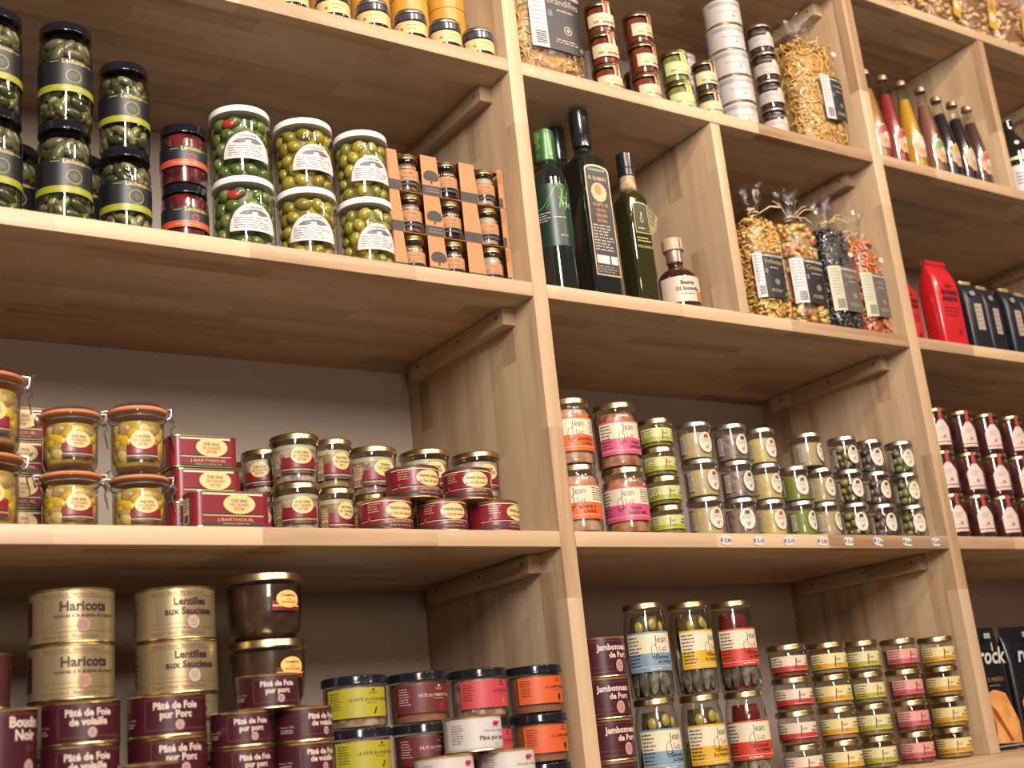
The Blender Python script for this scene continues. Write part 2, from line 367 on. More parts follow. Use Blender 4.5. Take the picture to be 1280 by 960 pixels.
stack('pk_tall', black_jar(.175, .042, LIME, (BRINE, PICK), LIME), -.980, .062, Z2, 2, .175, 'tall black-labelled gherkin jar with lime band, {o} one at the outer end of its shelf', 'jar', 'tall gherkin jars')
stack('pk_tall', None, -.873, .062, Z2, 2, .175, 'tall black-labelled gherkin jar with lime band, {o} one of second pile from outer end', 'jar', 'tall gherkin jars')
stack('pk_mid', black_jar(.157, .0408, LIME, (BRINE, PICK), LIME), -.771, .080, Z2, 2, .157, 'black-labelled gherkin jar with lime band, {o} one beside the short coral-banded jars', 'jar', 'medium gherkin jars')
stack('pk_red', black_jar(.1095, .0388, CORAL, (REDB, None), CORAL), -.674, .079, Z2, 2, .1095, 'short black-labelled jar with coral band, {o} one beside the green olives', 'jar', 'coral-banded jars')
for xx, tt in ((-.930, 'behind the gap after the first pile'), (-.822, 'behind the gap after the second pile')):
    stack('pk_tall', None, xx, .165, Z2, 1, .175, 'black-labelled gherkin jar half hidden '+tt, 'jar', 'gherkin jars in the second row')
# --- olives
def olive_jar(cols, core, pepper=False, seed=1):
    def mk():
        h, r = .1328, .0532; rt = root('olive_jar')
        prof = [(r-.007, 0), (r-.002, .003), (r, .010), (r, h-.030), (r-.001, h-.022), (r-.004, h-.016), (r-.004, h-.012)]
        jar(rt, prof, h-.020, core, WHTL, .0125, h, r-.0005, dr=.0135, cname='brine')
        o = olive_fill(rt, r-.0024, .004, h-.016, cols, .0128, 'olives', elong=1.22, seed=seed)
        if pepper:
            mb = MB(); a = -PI/2-.75; mb.blob(((r-.009)*math.cos(a), (r-.009)*math.sin(a), h-.032), (.005, .013, .009), mat('red_pepper', (.45, .03, .03), .3), Matrix.Rotation(a, 4, 'Z')); mb.build('pepper_piece', rt)
        zc = .050; pts = [(.031*math.cos(t), zc-.018+(.041*math.sin(t) if math.sin(t) > 0 else .0)) for t in [PI*i/22 for i in range(23)]]
        pts = [(.042*math.cos(t), zc-.020+.050*math.sin(t)**.9) for t in [PI*i/22 for i in range(23)]]
        els = [Pg(pts, WHITE, 1), Pg([(-.026, .060), (-.017, .066), (.0, .0690), (.015, .068), (.027, .061), (.014, .058), (0, .0605), (-.014, .058)], P('#6d6468'), 2), Pg([(-.004, .0595), (.006, .0595), (.006, .064), (-.003, .064)], WHITE, 3),
               *Lines(-.034, .034, .034, .056, 5, P('#8b8488'), 2), Tx('OLIVERONNE', 0, .0705, .0052, INK, 2, .01)]
        label(rt, els, r+.0002, math.radians(4), txt='white domed paper label with small drawing'); return rt
    return mk
GO = [mat('olive_green', (0.108, 0.144, 0.029), .22), mat('olive_green_b', (0.158, 0.194, 0.050), .22), mat('olive_green_c', (0.086, 0.137, 0.022), .25)]
YO = [mat('olive_yellow', (0.331, 0.259, 0.029), .22), mat('olive_yellow_b', (0.396, 0.302, 0.043), .22), mat('olive_yellow_c', (0.238, 0.187, 0.022), .25), mat('olive_yellow_d', (0.302, 0.202, 0.050), .25)]
YG = [mat('olive_lime', (0.288, 0.259, 0.036), .22), mat('olive_lime_b', (0.216, 0.216, 0.032), .22), YO[1]]
stack('ol_g', olive_jar(GO, mat('green_core', (0.079, 0.101, 0.022), .4), True, 5), -.571, .0745, Z2, 2, .1328, 'white-lidded jar of green olives with red pepper, {o} of the two', 'jar', 'jars of green olives', rots=[6, 4])
stack('ol_y', olive_jar(YO, mat('yellow_core', (0.187, 0.137, 0.022), .4), False, 8), -.452, .0745, Z2, 2, .1328, 'white-lidded jar of golden yellow olives, {o} one of the pile beside green olives', 'jar', 'jars of yellow olives', rots=[-4, 10])
stack('ol_l', olive_jar(YG, mat('lime_core', (0.130, 0.115, 0.022), .4), False, 11), -.339, .072, Z2, 2, .1328, 'white-lidded jar of yellow-green olives, {o} one beside the brown cardboard gift cartons', 'jar', 'jars of yellow-green olives', rots=[-2, 2], scale=(.945, .945, 1))
# --- cardboard cartons
KRAFT = P('#cf9460', .7); KRD = P('#4a4140', .7)
CW, CH, CD = .262, .0815, .052
def carton():
    rt = root('gift_carton'); mb = MB(); t = .0007; x0, x1 = -CW/2, CW/2; yf = -CD/2
    mb.box(x0, x1-.006, yf+.012, CD/2, CH-t, CH, KRAFT); mb.box(x0, x1-.004, yf, CD/2, 0, t, KRAFT); mb.box(x0, x1-.006, CD/2-t, CD/2, t, CH-t, KRAFT); mb.box(x0, x0+t, yf, CD/2, t, CH-t, KRAFT)
    arc = [(x1-.012+.012*math.sin(a), yf+.012-.012*math.cos(a)) for a in [PI/2*i/6 for i in range(7)]]+[(x1, CD/2)]
    for (xa, ya), (xb, yb) in zip(arc, arc[1:]):
        q = [mb.bm.verts.new(c) for c in ((xa, ya, 0), (xb, yb, 0), (xb, yb, CH), (xa, ya, CH))]; mb.face(q, KRAFT, True)
        q = [mb.bm.verts.new(c) for c in ((xa-.0007, ya+.0007, 0), (xb-.0007, yb, 0), (xb-.0007, yb, CH), (xa-.0007, ya+.0007, CH))]; mb.face(q, KRAFT, True)
    W = [(0, .105, 0, .01), (.275, .43, .02, .0), (.595, .745, .025, .0), (.925, .955, .01, 0)]
    for a, b, s, s2 in W:   # upright panels between the windows; window edges lean
        xa, xb = x0+CW*a, x0+CW*b
        sl = .006 if b < .95 else 0
        q = [(xa, 0), (xb+0, 0), (xb-sl, CH), (xa, CH)]
        fr = [mb.bm.verts.new((x, yf, z)) for x, z in q]; bk = [mb.bm.verts.new((x, yf+t, z)) for x, z in q]
        mb.face(fr, KRAFT); mb.face(bk[::-1], KRAFT)
        for i in range(4): mb.face([fr[i], bk[i], bk[(i+1) % 4], fr[(i+1) % 4]], KRAFT)
        if sl:  # strap over the top back to the rear
            q = [mb.bm.verts.new(c) for c in ((xa, yf, CH), (xb-sl, yf, CH), (xb-sl, yf+.013, CH), (xa, yf+.013, CH))]; mb.face(q, KRAFT)
    mb.build('cardboard_sleeve', rt, 0)
    els = []
    for a, b, s, s2 in W: els.append(Rc(CW*(a-.5)+.0002, CW*(b-.5)-.0002-(.0015 if b < .95 else 0), .001, .0205, KRD, 1))
    cx = CW*(.352-.5)
    els += [El(cx, .041, .0155, .0105, KRD, 2), El(cx-.008, .038, .0085, .0075, KRD, 2), El(cx+.008, .038, .0085, .0075, KRD, 2), Rc(cx-.0018, cx+.0018, .024, .034, KRD, 2), Tx('Les Secrets', cx, .0125, .0058, P('#b9a48d'), 2), Tx('GOURMANDS', cx, .0065, .0050, P('#b9a48d'), 2),
            *[Pg([(CW*(.935-.5)+k*.003, CH*.62), (CW*(.935-.5)+k*.003+.0006, CH*.62), (CW*(.937-.5)+k*.003+.0016, CH*.93), (CW*(.937-.5)+k*.003+.0010, CH*.93)], P('#7b4a38'), 2) for k in (-.8, .2, 1.2)]]
    label(rt, els, plane=((0, yf, 0), (1, 0, 0), (0, 0, 1), (0, -1, 0)), name='printed_band', txt='dark printed band with tree emblem'); return rt
def mini_jar(c):
    def mk():
        rt = root('spread_jar'); r, h = .0228, .0765
        prof = [(r-.004, 0), (r-.001, .002), (r, .006), (r, h-.021), (r-.002, h-.016), (r-.002, h-.011)]
        jar(rt, prof, h-.019, c, GOLD, .0105, h, r)
        els = [Rc(-.030, .030, .020, .044, KRAFT, 1), Rc(-.030, .030, .0195, .0215, KRD, 2), *Bars(-.02, .02, .046, .050, P('#c9bba6'), 2, 9), Tx('Confit', 0, .034, .0075, P('#6b4a34'), 2), *Lines(-.017, .017, .023, .031, 2, P('#7b563c'), 2), Rc(-.028, .028, .012, .017, KRD, 1)]
        label(rt, els, r+.0003, .3); return rt
    return mk
MJ = [('mj0', mat('spread_brown', (0.094, 0.043, 0.022), .3, noise=((.22, .12, .06), 70)), 'brown'), ('mj1', mat('spread_dark', (0.032, 0.011, 0.014), .25), 'dark plum'), ('mj2', mat('spread_pale', (0.324, 0.259, 0.209), .4, noise=((.36, .27, .2), 60)), 'pale')]
for k in range(3):
    z = Z2+EPS+k*(CH+EPS); nm = ORD[3][2-k]
    put('carton', carton, (-.172+(.002 if k == 0 else 0), .040+CD/2, z), 0, f'brown cardboard gift carton with dark band and tree emblem, {nm} of its pile', 'gift carton', 'stacked gift cartons')
    for i, (kk, cm, nmc) in enumerate(MJ):
        put(kk, mini_jar(cm), (-.172+CW*((.19, .512, .835)[i]-.5), .040+.0195, z+.0011), 0, f'small gold-lidded jar of {nmc} spread showing in the {nm} gift carton', 'jar', 'small jars in the gift cartons')
# ------------------------------------------------------------------ shelf of terrines (third row)
RED = P('#8e1f2c', .35); DRED = P('#5b1420', .35); OVAL = P('#f0d795', .4); REDINK = P('#a8502c', .5); CREAMR = P('#d9b98a', .4)
def oval_set(x, z, rx, rz, lines):
    out = [El(x, z, rx, rz, OVAL, 4)]; n = len(lines); dz = rz*1.25/n
    for i, (t, c) in enumerate(lines):
        tv, _ = text_faces(t, .015); wd = max(q[0] for q in tv)-min(q[0] for q in tv); zz = z+rz*.42-dz*i-dz*.55; sz = min(dz*1.05, 1.62*rx/(wd*.8)); out.append(Tx(t, x, zz, sz, c, 5, .015, .8))
    return out
def red_label(x0, x1, z0, z1, ox, oz, rx, rz, lines, sc=1.0):
    zb = z0+(z1-z0)*.34
    return [Rc(x0, x1, zb, z1, RED, 1), Rc(x0, x1, zb-.0012, zb+.0012, INK, 2), Rc(x0, x1, z0, zb-.0012, RED, 1), Rc(x0, x1, zb-.0028, zb-.0014, CREAMR, 2), Rc(x0, x1, z0, z0+(zb-z0)*.42, DARKINK, 2), Tx('J.BARTHOUIL', ox, z0+(zb-z0)*.50, (zb-z0)*.36, CREAMR, 3, .01, 1.25), Tx('FABRICANT DEPUIS 1929', ox, z0+(zb-z0)*.10, (zb-z0)*.26, CREAMR, 3, .0, 1.0), *oval_set(ox, oz, rx, rz, lines)]
LF = [('FOIE GRAS', INK), ('DE CANARD', REDINK), ('ENTIER', REDINK)]
FATS = [mat('duck_fat_yellow', (.60, .38, .03), .3), mat('duck_fat_yellow', ()), mat('duck_fat_pale', (.55, .42, .14), .3), mat('duck_meat', (.30, .17, .06), .4, noise=((.42, .28, .10), 60))]
def clip_jar(h, r, fat, name):
    def mk():
        rt = root('clip_top_jar'); zg = h*.885; body = [(r*.80, 0), (r*.86, .003), (r*.90, .010), (r*.905, h*.68), (r*.93, h*.73), (r*.97, h*.76), (r*.985, h*.80), (r*.94, h*.83), (r*.99, zg-.003), (r*.99, zg-.0018)]
        mb = MB(); mb.lathe(body, GLASS, 40, cap1=False); mb.build('glass_body', rt)
        mb = MB(); mb.lathe(prof_scale(body, .0060, .006, h*.71), fat, 36); rr = random.Random(int(h*1e4))
        for k_ in range(5):
            for i in range(9):
                a = 2*PI*(i+.5*(k_ % 2)+rr.uniform(-.25, .25))/9; z_ = .0205*h/.0935+(h*.73-.034*h/.0935)*k_/4+rr.uniform(-.001, .002); q = r*.90-.0105
                mb.blob((q*math.cos(a), q*math.sin(a), z_), (.0085, .0140*r/.044, .0115*h/.0935), rr.choice(FATS), Matrix.Rotation(a, 4, 'Z') @ Matrix.Rotation(rr.uniform(-.6, .6), 4, 'X'), 2, .05)
        mb.build('contents', rt, 0)
        mb = MB(); mb.lathe([(r*.93, zg-.0018), (r*1.0, zg-.0022), (r*1.03, zg), (r*1.0, zg+.0022), (r*.93, zg+.0018)], mat('orange_rubber', (.72, .25, .11), .4), 40); mb.build('rubber_seal', rt)
        mb = MB(); mb.lathe([(r*.95, zg+.0018), (r*1.0, zg+.003), (r*.97, zg+h*.045), (r*.80, h-.0035), (r*.78, h-.0005), (r*.70, h-.001), (r*.66, h-.0035)], clear('lid_glass', (.90, .90, .89), 1.5), 40, cap0=False); mb.build('glass_lid', rt)
        mb = MB(); w_ = .0011
        zn = h*.78; ring = [(r*.995*math.cos(2*PI*i/40), r*.995*math.sin(2*PI*i/40), zn) for i in range(41)]; mb.tube(ring, w_, WIRE)
        for s in (-1, 1):     # hinge and clasp
            for yy in (-.007, .007):
                mb.tube([(s*r*1.0, yy, zn), (s*(r+.006), yy, zn+.004), (s*(r+.008), yy*.9, zg+.004), (s*(r*.9), yy*.8, h-.006), (s*(r*.80), yy*.6, h-.004)], w_, WIRE)
            mb.tube([(s*(r+.004), -.010, zn-.001), (s*(r+.0065), -.004, zn+.003), (s*(r+.0065), .004, zn+.003), (s*(r+.004), .010, zn-.001)], w_*1.3, WIRE)
        for yy in (-.009, .009):
            mb.tube([(r+.0065, yy*.7, zn+.004), (r+.011, yy, zn-.006), (r+.005, yy*.7, zn-.013), (r+.009, yy*.4, zn-.030), (r+.010, 0, zn-.038)], w_, WIRE)
        mb.tube([(r+.003, 0, zg+.002), (r+.009, -.004, zg+.007), (r+.013, .001, zg+.012), (r+.010, .004, zg+.009)], w_*1.3, WIRE)
        mb.build('wire_clasp', rt)
        k = r/.044; H1 = h*.20; els = red_label(-.024*k, .024*k, h*.14, h*.36, .0, h*.42, .0185*k, h*.135, LF)
        label(rt, els, r*.905+.0006, math.radians(-14)); return rt
    return mk
FAT = mat('duck_fat', (0.475, 0.317, 0.036), .3, noise=((.40, .22, .07), 42), p0=.46, p1=.58)
stack('clipL', clip_jar(.1205, .0545, FAT, ''), -.9810, .086, Z3, 2, .1205, 'large clip-top jar of yellow preserved duck, {o} one at the outer end of the shelf', 'jar', 'large clip-top jars', rots=[17, 15], jit=3)
stack('clipM', clip_jar(.0935, .0435, FAT, ''), -.8605, .074, Z3, 2, .0935, 'small clip-top jar of yellow duck, {o} one of the pile beside the large clip-tops', 'jar', 'small clip-top jars', rots=[10, 8], jit=3)
put('clipM', None, (-.7570, .080, Z3+EPS), math.radians(-15), 'clip-top jar of yellow preserved duck carrying a taller one, beside the red tins', 'jar', 'small clip-top jars')
put('clipM', None, (-.7580, .080, Z3+.0945), math.radians(-20), 'taller clip-top jar with orange seal resting on another beside the red tins', 'jar', 'small clip-top jars', (1.02, 1.02, 1.16))
def rect_tin(w_, d, h, side=True):
    def mk():
        rt = root('rectangular_tin')
        def loop(dx, z, rc=.016):
            pts = []
            for cx, cy, a0 in ((w_/2-rc, -d/2+rc, -PI/2), (w_/2-rc, d/2-rc, 0), (-w_/2+rc, d/2-rc, PI/2), (-w_/2+rc, -d/2+rc, PI)):
                for i in range(7):
                    a = a0+PI/2*i/6; pts.append((cx+(rc+dx)*math.cos(a), cy+(rc+dx)*math.sin(a), z))
            return pts
        mb = MB(); mb.rprism([loop(-.003, 0), loop(.0008, .0006), loop(.0008, .002), loop(-.0006, .0028), loop(-.0006, h-.0035), loop(.0008, h-.0025), loop(.0008, h-.001), loop(-.001, h), loop(-.003, h-.0022)],
            [BRASS, BRASS, BRASS, RED, BRASS, BRASS, BRASS, BRASS]); mb.build('can_body', rt)
        a = w_/2-.015; z0, z1 = .0034, h-.0042
        els = [Rc(-a, a, z0+.016, z0+.0180, INK, 2), Rc(-a, a, z0+.0135, z0+.0155, CREAMR, 2), Rc(-a, a, z0, z0+.0045, DARKINK, 2), Rc(-a, a, z1-.003, z1, CREAM, 2),
               Tx('J.BARTHOUIL', .004, z0+.0060, .0066, CREAMR, 3, .01, 1.5), Tx('FABRICANT DEPUIS 1929', .004, z0+.0010, .0036, CREAMR, 3, 0, 1.1), *oval_set(.010, h*.63, .026, .0155, [('FOIE GRAS', INK), ('DE CANARD', REDINK), ('ENTIER', REDINK)])]
        label(rt, els, plane=((0, -d/2+.0004, 0), (1, 0, 0), (0, 0, 1), (0, -1, 0)))
        els = [Rc(-.012, .012, .008, h-.010, CREAM, 2), *Bars(-.009, .009, .010, .022, INK, 3), *Lines(-.010, .010, .026, h-.012, 4, DARKINK, 3)]
        label(rt, els, plane=((-w_/2+.0004, 0, 0), (0, -1, 0), (0, 0, 1), (-1, 0, 0)), name='side_panel', txt='cream side panel with barcode'); return rt
    return mk
for k, xx in enumerate((-.655, -.649, -.653)):
    put('rtin', rect_tin(.112, .075, .0530), (xx, .108, Z3+EPS+k*.0536), 0, f'dark red rectangular tin with cream oval, {ORD[3][2-k]} of its pile', 'tin', 'rectangular red tins')
put('rtinw', rect_tin(.128, .055, .0570), (-.636, .036, Z3+EPS), math.radians(2), 'wide red rectangular tin with cream oval at the shelf front, before the tin pile', 'tin', 'rectangular red tins')
for k in range(2):
    put('rtin', None, (-.925, .19, Z3+EPS+k*.0536), 0, f'red tin in shade behind the clip-top jars, {ORD[2][1-k]} of two', 'tin', 'tins behind the clip-top jars')
for k in range(2):
    put('rtin', None, (-.925, .19, Z3+EPS+(k+2)*.0536), 0, f'red tin in shade behind the clip-top jars, {["third", "fourth"][k]} from the shelf', 'tin', 'tins behind the clip-top jars')
def terrine(r, h, cont, lines, lid=None, lw=.0085, rot=0, full=.90, cream=None, taper=.90):
    lid = lid or GOLD
    def mk():
        rt = root('terrine_jar'); prof = [(r*(taper-.07), 0), (r*(taper-.02), .0025), (r*taper, .007), (r*.955, h-.020), (r*.965, h-.012)]
        jar(rt, prof, (h-.012)*full, cont, lid, .0105, h, r)
        if cream:
            mb = MB(); q = prof_scale(prof, .0030, h*.68, (h-.012)*full); mb.lathe(q, cream, 32); mb.build('fat_layer', rt)
        rf = lambda z: r*(taper+(.955-taper)*(z-.007)/(h-.027))+.0003
        k = r/.047
        els = red_label(-.040*k, .030*k, h*.17, h*.50, .0, h*.535, .021*k, h*.175, lines)
        els += [Rc(-.060*k, -.044*k, h*.17, h*.60, CREAMR, 1), *Lines(-.058*k, -.042*k, h*.36, h*.60, 5, DARKINK, 2), *Bars(-.058*k, -.042*k, h*.19, h*.32, DARKINK, 2)]
        label(rt, els, rf, math.radians(rot)); return rt
    return mk
MEAT = mat('terrine_meat', (0.216, 0.122, 0.086), .35, noise=((.46, .33, .24), 85), bump=.3)
MEATP = mat('terrine_pink', (0.252, 0.144, 0.122), .35, noise=((.50, .38, .30), 70), bump=.3)
LARD = mat('lard', (0.396, 0.346, 0.238), .35, noise=((.46, .37, .22), 50))
DUCK = mat('duck_terrine', (0.288, 0.216, 0.094), .3, noise=((.24, .15, .07), 60))
TF = lambda a, b: [(a, INK), (b, INK), ('340 g', REDINK)]
stack('te1', terrine(.0404, .081, MEATP, LF, cream=LARD), -.502, .0705, Z3, 2, .081, 'gold-lidded terrine jar, {o} one next to the wide red tin', 'jar', 'terrine jars', rots=[4, 6])
stack('te2', terrine(.0352, .0845, DUCK, TF('FRITONS', 'DE CANARD'), cream=LARD), -.414, .111, Z3, 2, .0845, 'narrow jar of duck crackling, {o} one between two wider terrine piles', 'jar', 'duck crackling jars', rots=[-6, -8])
big = dict(r=.0470, h=.0855)
stack('te3', terrine(.047, .0855, MEAT, TF('TERRINE', "DE GÉSIERS"), cream=LARD), -.314, .160, Z3, 2, .0855, 'wide gold-lidded terrine jar behind the first round red tins, {o} one', 'jar', 'wide terrine jars', rots=[-4, 0])
stack('te4', terrine(.046, .0855, DUCK, TF('TERRINE', 'DE GESIERS'), cream=LARD), -.206, .158, Z3, 2, .0855, 'gold-lidded terrine jar with pale fat layer behind the middle red tins, {o} one', 'jar', 'wide terrine jars', rots=[0, 0])
stack('te5', terrine(.046, .0855, MEATP, TF('TERRINE', 'DE SANGLIER')), -.097, .158, Z3, 2, .0855, 'gold-lidded wild boar terrine jar nearest the wooden upright, {o} of two', 'jar', 'wide terrine jars', rots=[0, -40])
stack('te1', None, -.525, .152, Z3, 2, .081, 'terrine jar in the second row just behind the jar beside the red tins, {o} one', 'jar', 'terrine jars', scale=(.88, .88, .93), rots=[30, 30])
stack('te1', None, -.512, .245, Z3, 2, .081, 'terrine jar far back against the wall side, {o} one', 'jar', 'terrine jars', scale=(.75, .75, .98))
def round_tin(r, h):
    def mk():
        rt = root('round_tin'); tin(rt, r, h, RED)
        els = red_label(-.068, .068, .0055, h-.0060, .006, h*.60, .026, .0140, [('TERRINE LANDAISE', INK), ('au foie de canard', REDINK)])
        els += [Rc(-.068, .068, h-.0075, h-.006, CREAM, 2), *Lines(-.052, -.028, h*.55, h*.85, 4, CREAMR, 2), El(.053, h*.56, .009, .010, CREAM, 3), *Lines(.047, .059, h*.42, h*.7, 4, REDINK, 4), El(-.050, h*.38, .0035, .0045, REDINK, 3)]
        label(rt, els, r-.0009, 0); return rt
    return mk
for (xx, yy, zz, rz, sc, tx) in ((-.349, .0575, 0, 0, (1.0, 1.0, 1), 'nearest the duck crackling jars, lower layer'), (-.241, .0535, 0, -8, (.94, .94, 1), 'in the middle of the lower layer'), (-.134, .0570, 0, 24, (1, 1, 1), 'nearest the upright, lower layer'),
                         (-.292, .0565, 1, 4, (1, 1, 1), 'upper layer, straddling the first two tins'), (-.184, .0535, 1, -16, (.94, .94, 1), 'upper layer, nearer the upright')):
    put('rdtin', round_tin(.0468, .0560), (xx, yy, Z3+EPS+zz*.0566), math.radians(rz), 'flat round red tin with cream oval, '+tx, 'tin', 'flat round red tins', sc)
# ------------------------------------------------------------------ lowest row, first bay
MAR = P('#4a1522', .35); GLDP = mat('gold_print', (.42, .33, .18), .34, .7); MARINK = P('#3f1019', .45); PINKW = P('#ead2c4', .45); THIN = P('#8d5a4a', .5)
def big_tin():
    def mk(t1, t2, kind):
        def m():
            h, r = .0765, .0603; rt = root('food_can'); tin(rt, r, h, GLDP, BRASS)
            els = [Rc(-.105, -.062, .014, .062, MAR if kind == 'h' else mat('gold_dark', (.30, .22, .11), .4, .6), 1)]+Lines(-.098, -.068, .016, .060, 7, GLDP if kind == 'h' else MARINK, 2)
            for z in (.0085, .0670): els.append(Tx('Bernard Baud   Bernard Baud', .0, z-.002, .0068, THIN, 1, 0, 1.0))
            els += [Rc(-.040, .090, .0625, .0631, THIN, 1), Rc(-.040, .090, .0150, .0156, THIN, 1), Rc(-.040, -.0394, .015, .063, THIN, 1), Rc(-.0394, .012, .0215, .0219, THIN, 1)]
            if kind == 'h': els += [Tx(t1, .019, .0440, .0195, MARINK, 2, .03, 1.0), Tx(t2, .022, .0350, .0075, MARINK, 2, .01, 1.0), *seal(.018, .0240, .0092, .0100, P('#b98e7c'))]
            else: els += [Tx(t1, .018, .0490, .0150, MARINK, 2, .03, 1.0), Tx(t2, .018, .0350, .0140, MARINK, 2, .03, 1.0), *seal(.022, .0235, .0092, .0098, P('#ceb5a4'))]
            label(rt, els, r-.0009, .20); return rt
        return m
    return mk
BT = big_tin()
stack('har', BT('Haricots', 'cuisinés à la graisse de canard', 'h'), -.857, .0805, Z4, 5, .0765, 'gold can of haricot beans with maroon lettering, {o} of its column', 'can', 'gold bean cans', rots=[7, 2, 0, 0, 0])
stack('len', BT('Lentilles', 'aux Saucisses', 'l'), -.705, .0805, Z4, 5, .0765, 'gold can of lentils with sausages, {o} of its column', 'can', 'gold lentil cans', rots=[5, 1, 0, 0, 0])
def maroon_tin(r, h, lines, w_=1.0, dec=True):
    def mk():
        rt = root('pate_tin'); tin(rt, r, h, MAR)
        n = len(lines); sz = min(.0125*w_, (h-.018)/n*.72); top = h-.0075
        els = [Rc(-.030*w_, .075*w_, top, top+.0006, THIN, 1), Rc(-.030*w_, .075*w_, .0085, .0091, THIN, 1), Rc(-.030*w_, -.0294*w_, .009, top, THIN, 1)]
        for i, t in enumerate(lines): els.append(Tx(t, .008*w_, top-.002-sz*.88*(i+1)+sz*.12, sz, PINKW, 2, .035, .92))
        zs = (top-.002-sz*.95*n+.008)/2; els += seal(.012*w_, max(zs, .0125), .0056*w_, .0062*w_, P('#cfa9a0'))
        els += [Tx('Poids net : 190 g', -.055*w_, h*.42, .0034, PINKW, 2), *Lines(-.066*w_, -.044*w_, h*.25, h*.38, 2, PINKW, 2)]
        label(rt, els, r-.0009, .12); return rt
    return mk
stack('pfv', maroon_tin(.0508, .0545, ['Pâté de Foie', 'de volaille'], 1.05), -.879, -.049, Z4, 4, .0545, 'maroon tin of poultry liver pate under the bean cans, {o} of its column', 'tin', 'maroon pate tins', rots=[8, 4, 0, 0])
stack('pfp', maroon_tin(.0535, .0550, ['Pâté de Foie', 'pur Porc'], 1.1), -.763, -.046, Z4, 4, .0550, 'wide maroon pork pate tin before the lentil cans, {o} of its column', 'tin', 'maroon pate tins', rots=[4, 0, 0, 0])
stack('boud', maroon_tin(.0545, .1075, ['Boudin', 'Noir'], 1.45), -.989, -.045, Z4, 2, .1075, 'tall maroon tin of black pudding at the outer end, {o} one', 'tin', 'black pudding tins', rots=[-26, -26])
stack('boud2', maroon_tin(.0545, .0745, ['Cassoulet', 'au Porc'], 1.2), -.995, .080, Z4, 4, .0745, 'plain-looking dark red can beside the bean can column, {o} one', 'can', 'dark red cans', rots=[-95, -95, -95, -95])
stack('sp', maroon_tin(.0440, .0477, ['Pâté de Foie', 'pur porc'], .9), -.662, -.059, Z4, 4, .0477, 'small maroon pork pate tin before the dark game jars, {o} of its column', 'tin', 'small maroon tins', rots=[2, -8, 0, 0])
stack('sv', maroon_tin(.0440, .0477, ['Pâté de Foie', 'de volaille'], .9), -.570, -.059, Z4, 4, .0477, 'small maroon tin beside the yellow labelled pate jar, {o} of its column', 'tin', 'small maroon tins', rots=[-16, -10, 0, 0])
put('sp', None, (-.620, -.059, Z4+4*(.0477+EPS)+EPS), math.radians(-6), 'small maroon tin of pork pate straddling the tops of two small tin columns', 'tin', 'small maroon tins', (1.03, 1.03, 1.0))
def gold_tin():
    rt = root('pate_tin'); tin(rt, .0390, .0665, MAR); label(rt, [Rc(-.03, .05, .02, .05, MAR, 1), Tx('Rillettes', .0, .03, .012, PINKW, 2, .03)], .0381, 0); return rt
stack('goldt', gold_tin, -.824, -.161, Z4, 2, .0665, 'narrow maroon tin with bright gold rim at the counter front, {o} one', 'tin', 'narrow maroon tins')
DARKG = mat('game_stew', (.035, .016, .010), .25, noise=((.075, .028, .014), 40), p0=.45, p1=.75)
def civet():
    r, h = .0610, .1007; rt = root('game_stew_jar'); prof = [(r*.72, 0), (r*.80, .004), (r*.885, .014), (r*.94, h*.45), (r*.955, h-.020), (r*.96, h-.012)]
    jar(rt, prof, h-.018, DARKG, GOLD, .0125, h, r)
    els = [Rc(-.018, .034, .0500, .0565, RED, 1), Rc(-.018, .034, .0415, .0475, RED, 1), Rc(-.018, .034, .0475, .0500, mat('apricot', (.75, .42, .15), .4), 1), El(.010, .0590, .0215, .0135, mat('apricot_oval', (.80, .47, .14), .4), 3), Tx('CHAMPION', .010, .0625, .0052, INK, 4, .02), Tx('À LA', .010, .0575, .0038, INK, 4, .02), Tx('BORDELAISE', .010, .0525, .0048, REDINK, 4, .02), Tx('J.BARTHOUIL', .010, .0430, .0036, INK, 2)]
    label(rt, els, lambda z: r*.945+.0008, math.radians(-4)); return rt
stack('civ', civet, -.561, .0815, Z4, 4, .1007, 'large dark game stew jar with apricot oval label, {o} of its column', 'jar', 'dark game stew jars', rots=[0, -6, 0, 0])
def bold_jar(c, cont, t, ic, icc, inkc=INK):
    def mk():
        r, h = .0500, .0795; rt = root('pate_jar'); prof = [(r*.88, 0), (r*.93, .003), (r*.95, .008), (r*.95, h-.022), (r*.94, h-.014)]
        jar(rt, prof, h-.016, cont, BLKL, .0135, h, r)
        z0, z1 = .016, .060
        els = [Rc(-.064, .040, z0, z1, c, 1), Tx(t, .010, z0+.024, .0064, inkc, 2, .012, 1.0), Tx('MAISON', .012, z0+.0345, .0040, inkc, 2, .0), El(.012, z0+.0405, .0028, .0016, inkc, 2), *Lines(.0, .022, z0+.0195, z0+.0225, 1, inkc, 2, .25), *Lines(-.058, -.038, z0+.012, z1-.004, 7, inkc, 2, .3)]
        if ic == 'dot': els += [El(.014, z0+.0095, .0040, .0055, icc, 2), Rc(.0135, .0145, z0+.002, z0+.006, icc, 2)]
        if ic == 'leaf': els += [Pg([(.010, z0+.004), (.013, z0+.004), (.018, z0+.014), (.015, z0+.014)], icc, 2)]
        if ic == 'hook': els += [El(.015, z0+.010, .0035, .0035, icc, 2), El(.015, z0+.010, .0024, .0024, c, 3), Rc(.0125, .016, z0+.003, z0+.0042, icc, 3)]
        label(rt, els, r*.95+.0004, math.radians(4)); return rt
    return mk
PT = mat('pate_tan', (0.204, 0.120, 0.078), .4, noise=((.44, .29, .20), 80)); PT2 = mat('pate_rust', (0.228, 0.102, 0.042), .4, noise=((.26, .10, .05), 70))
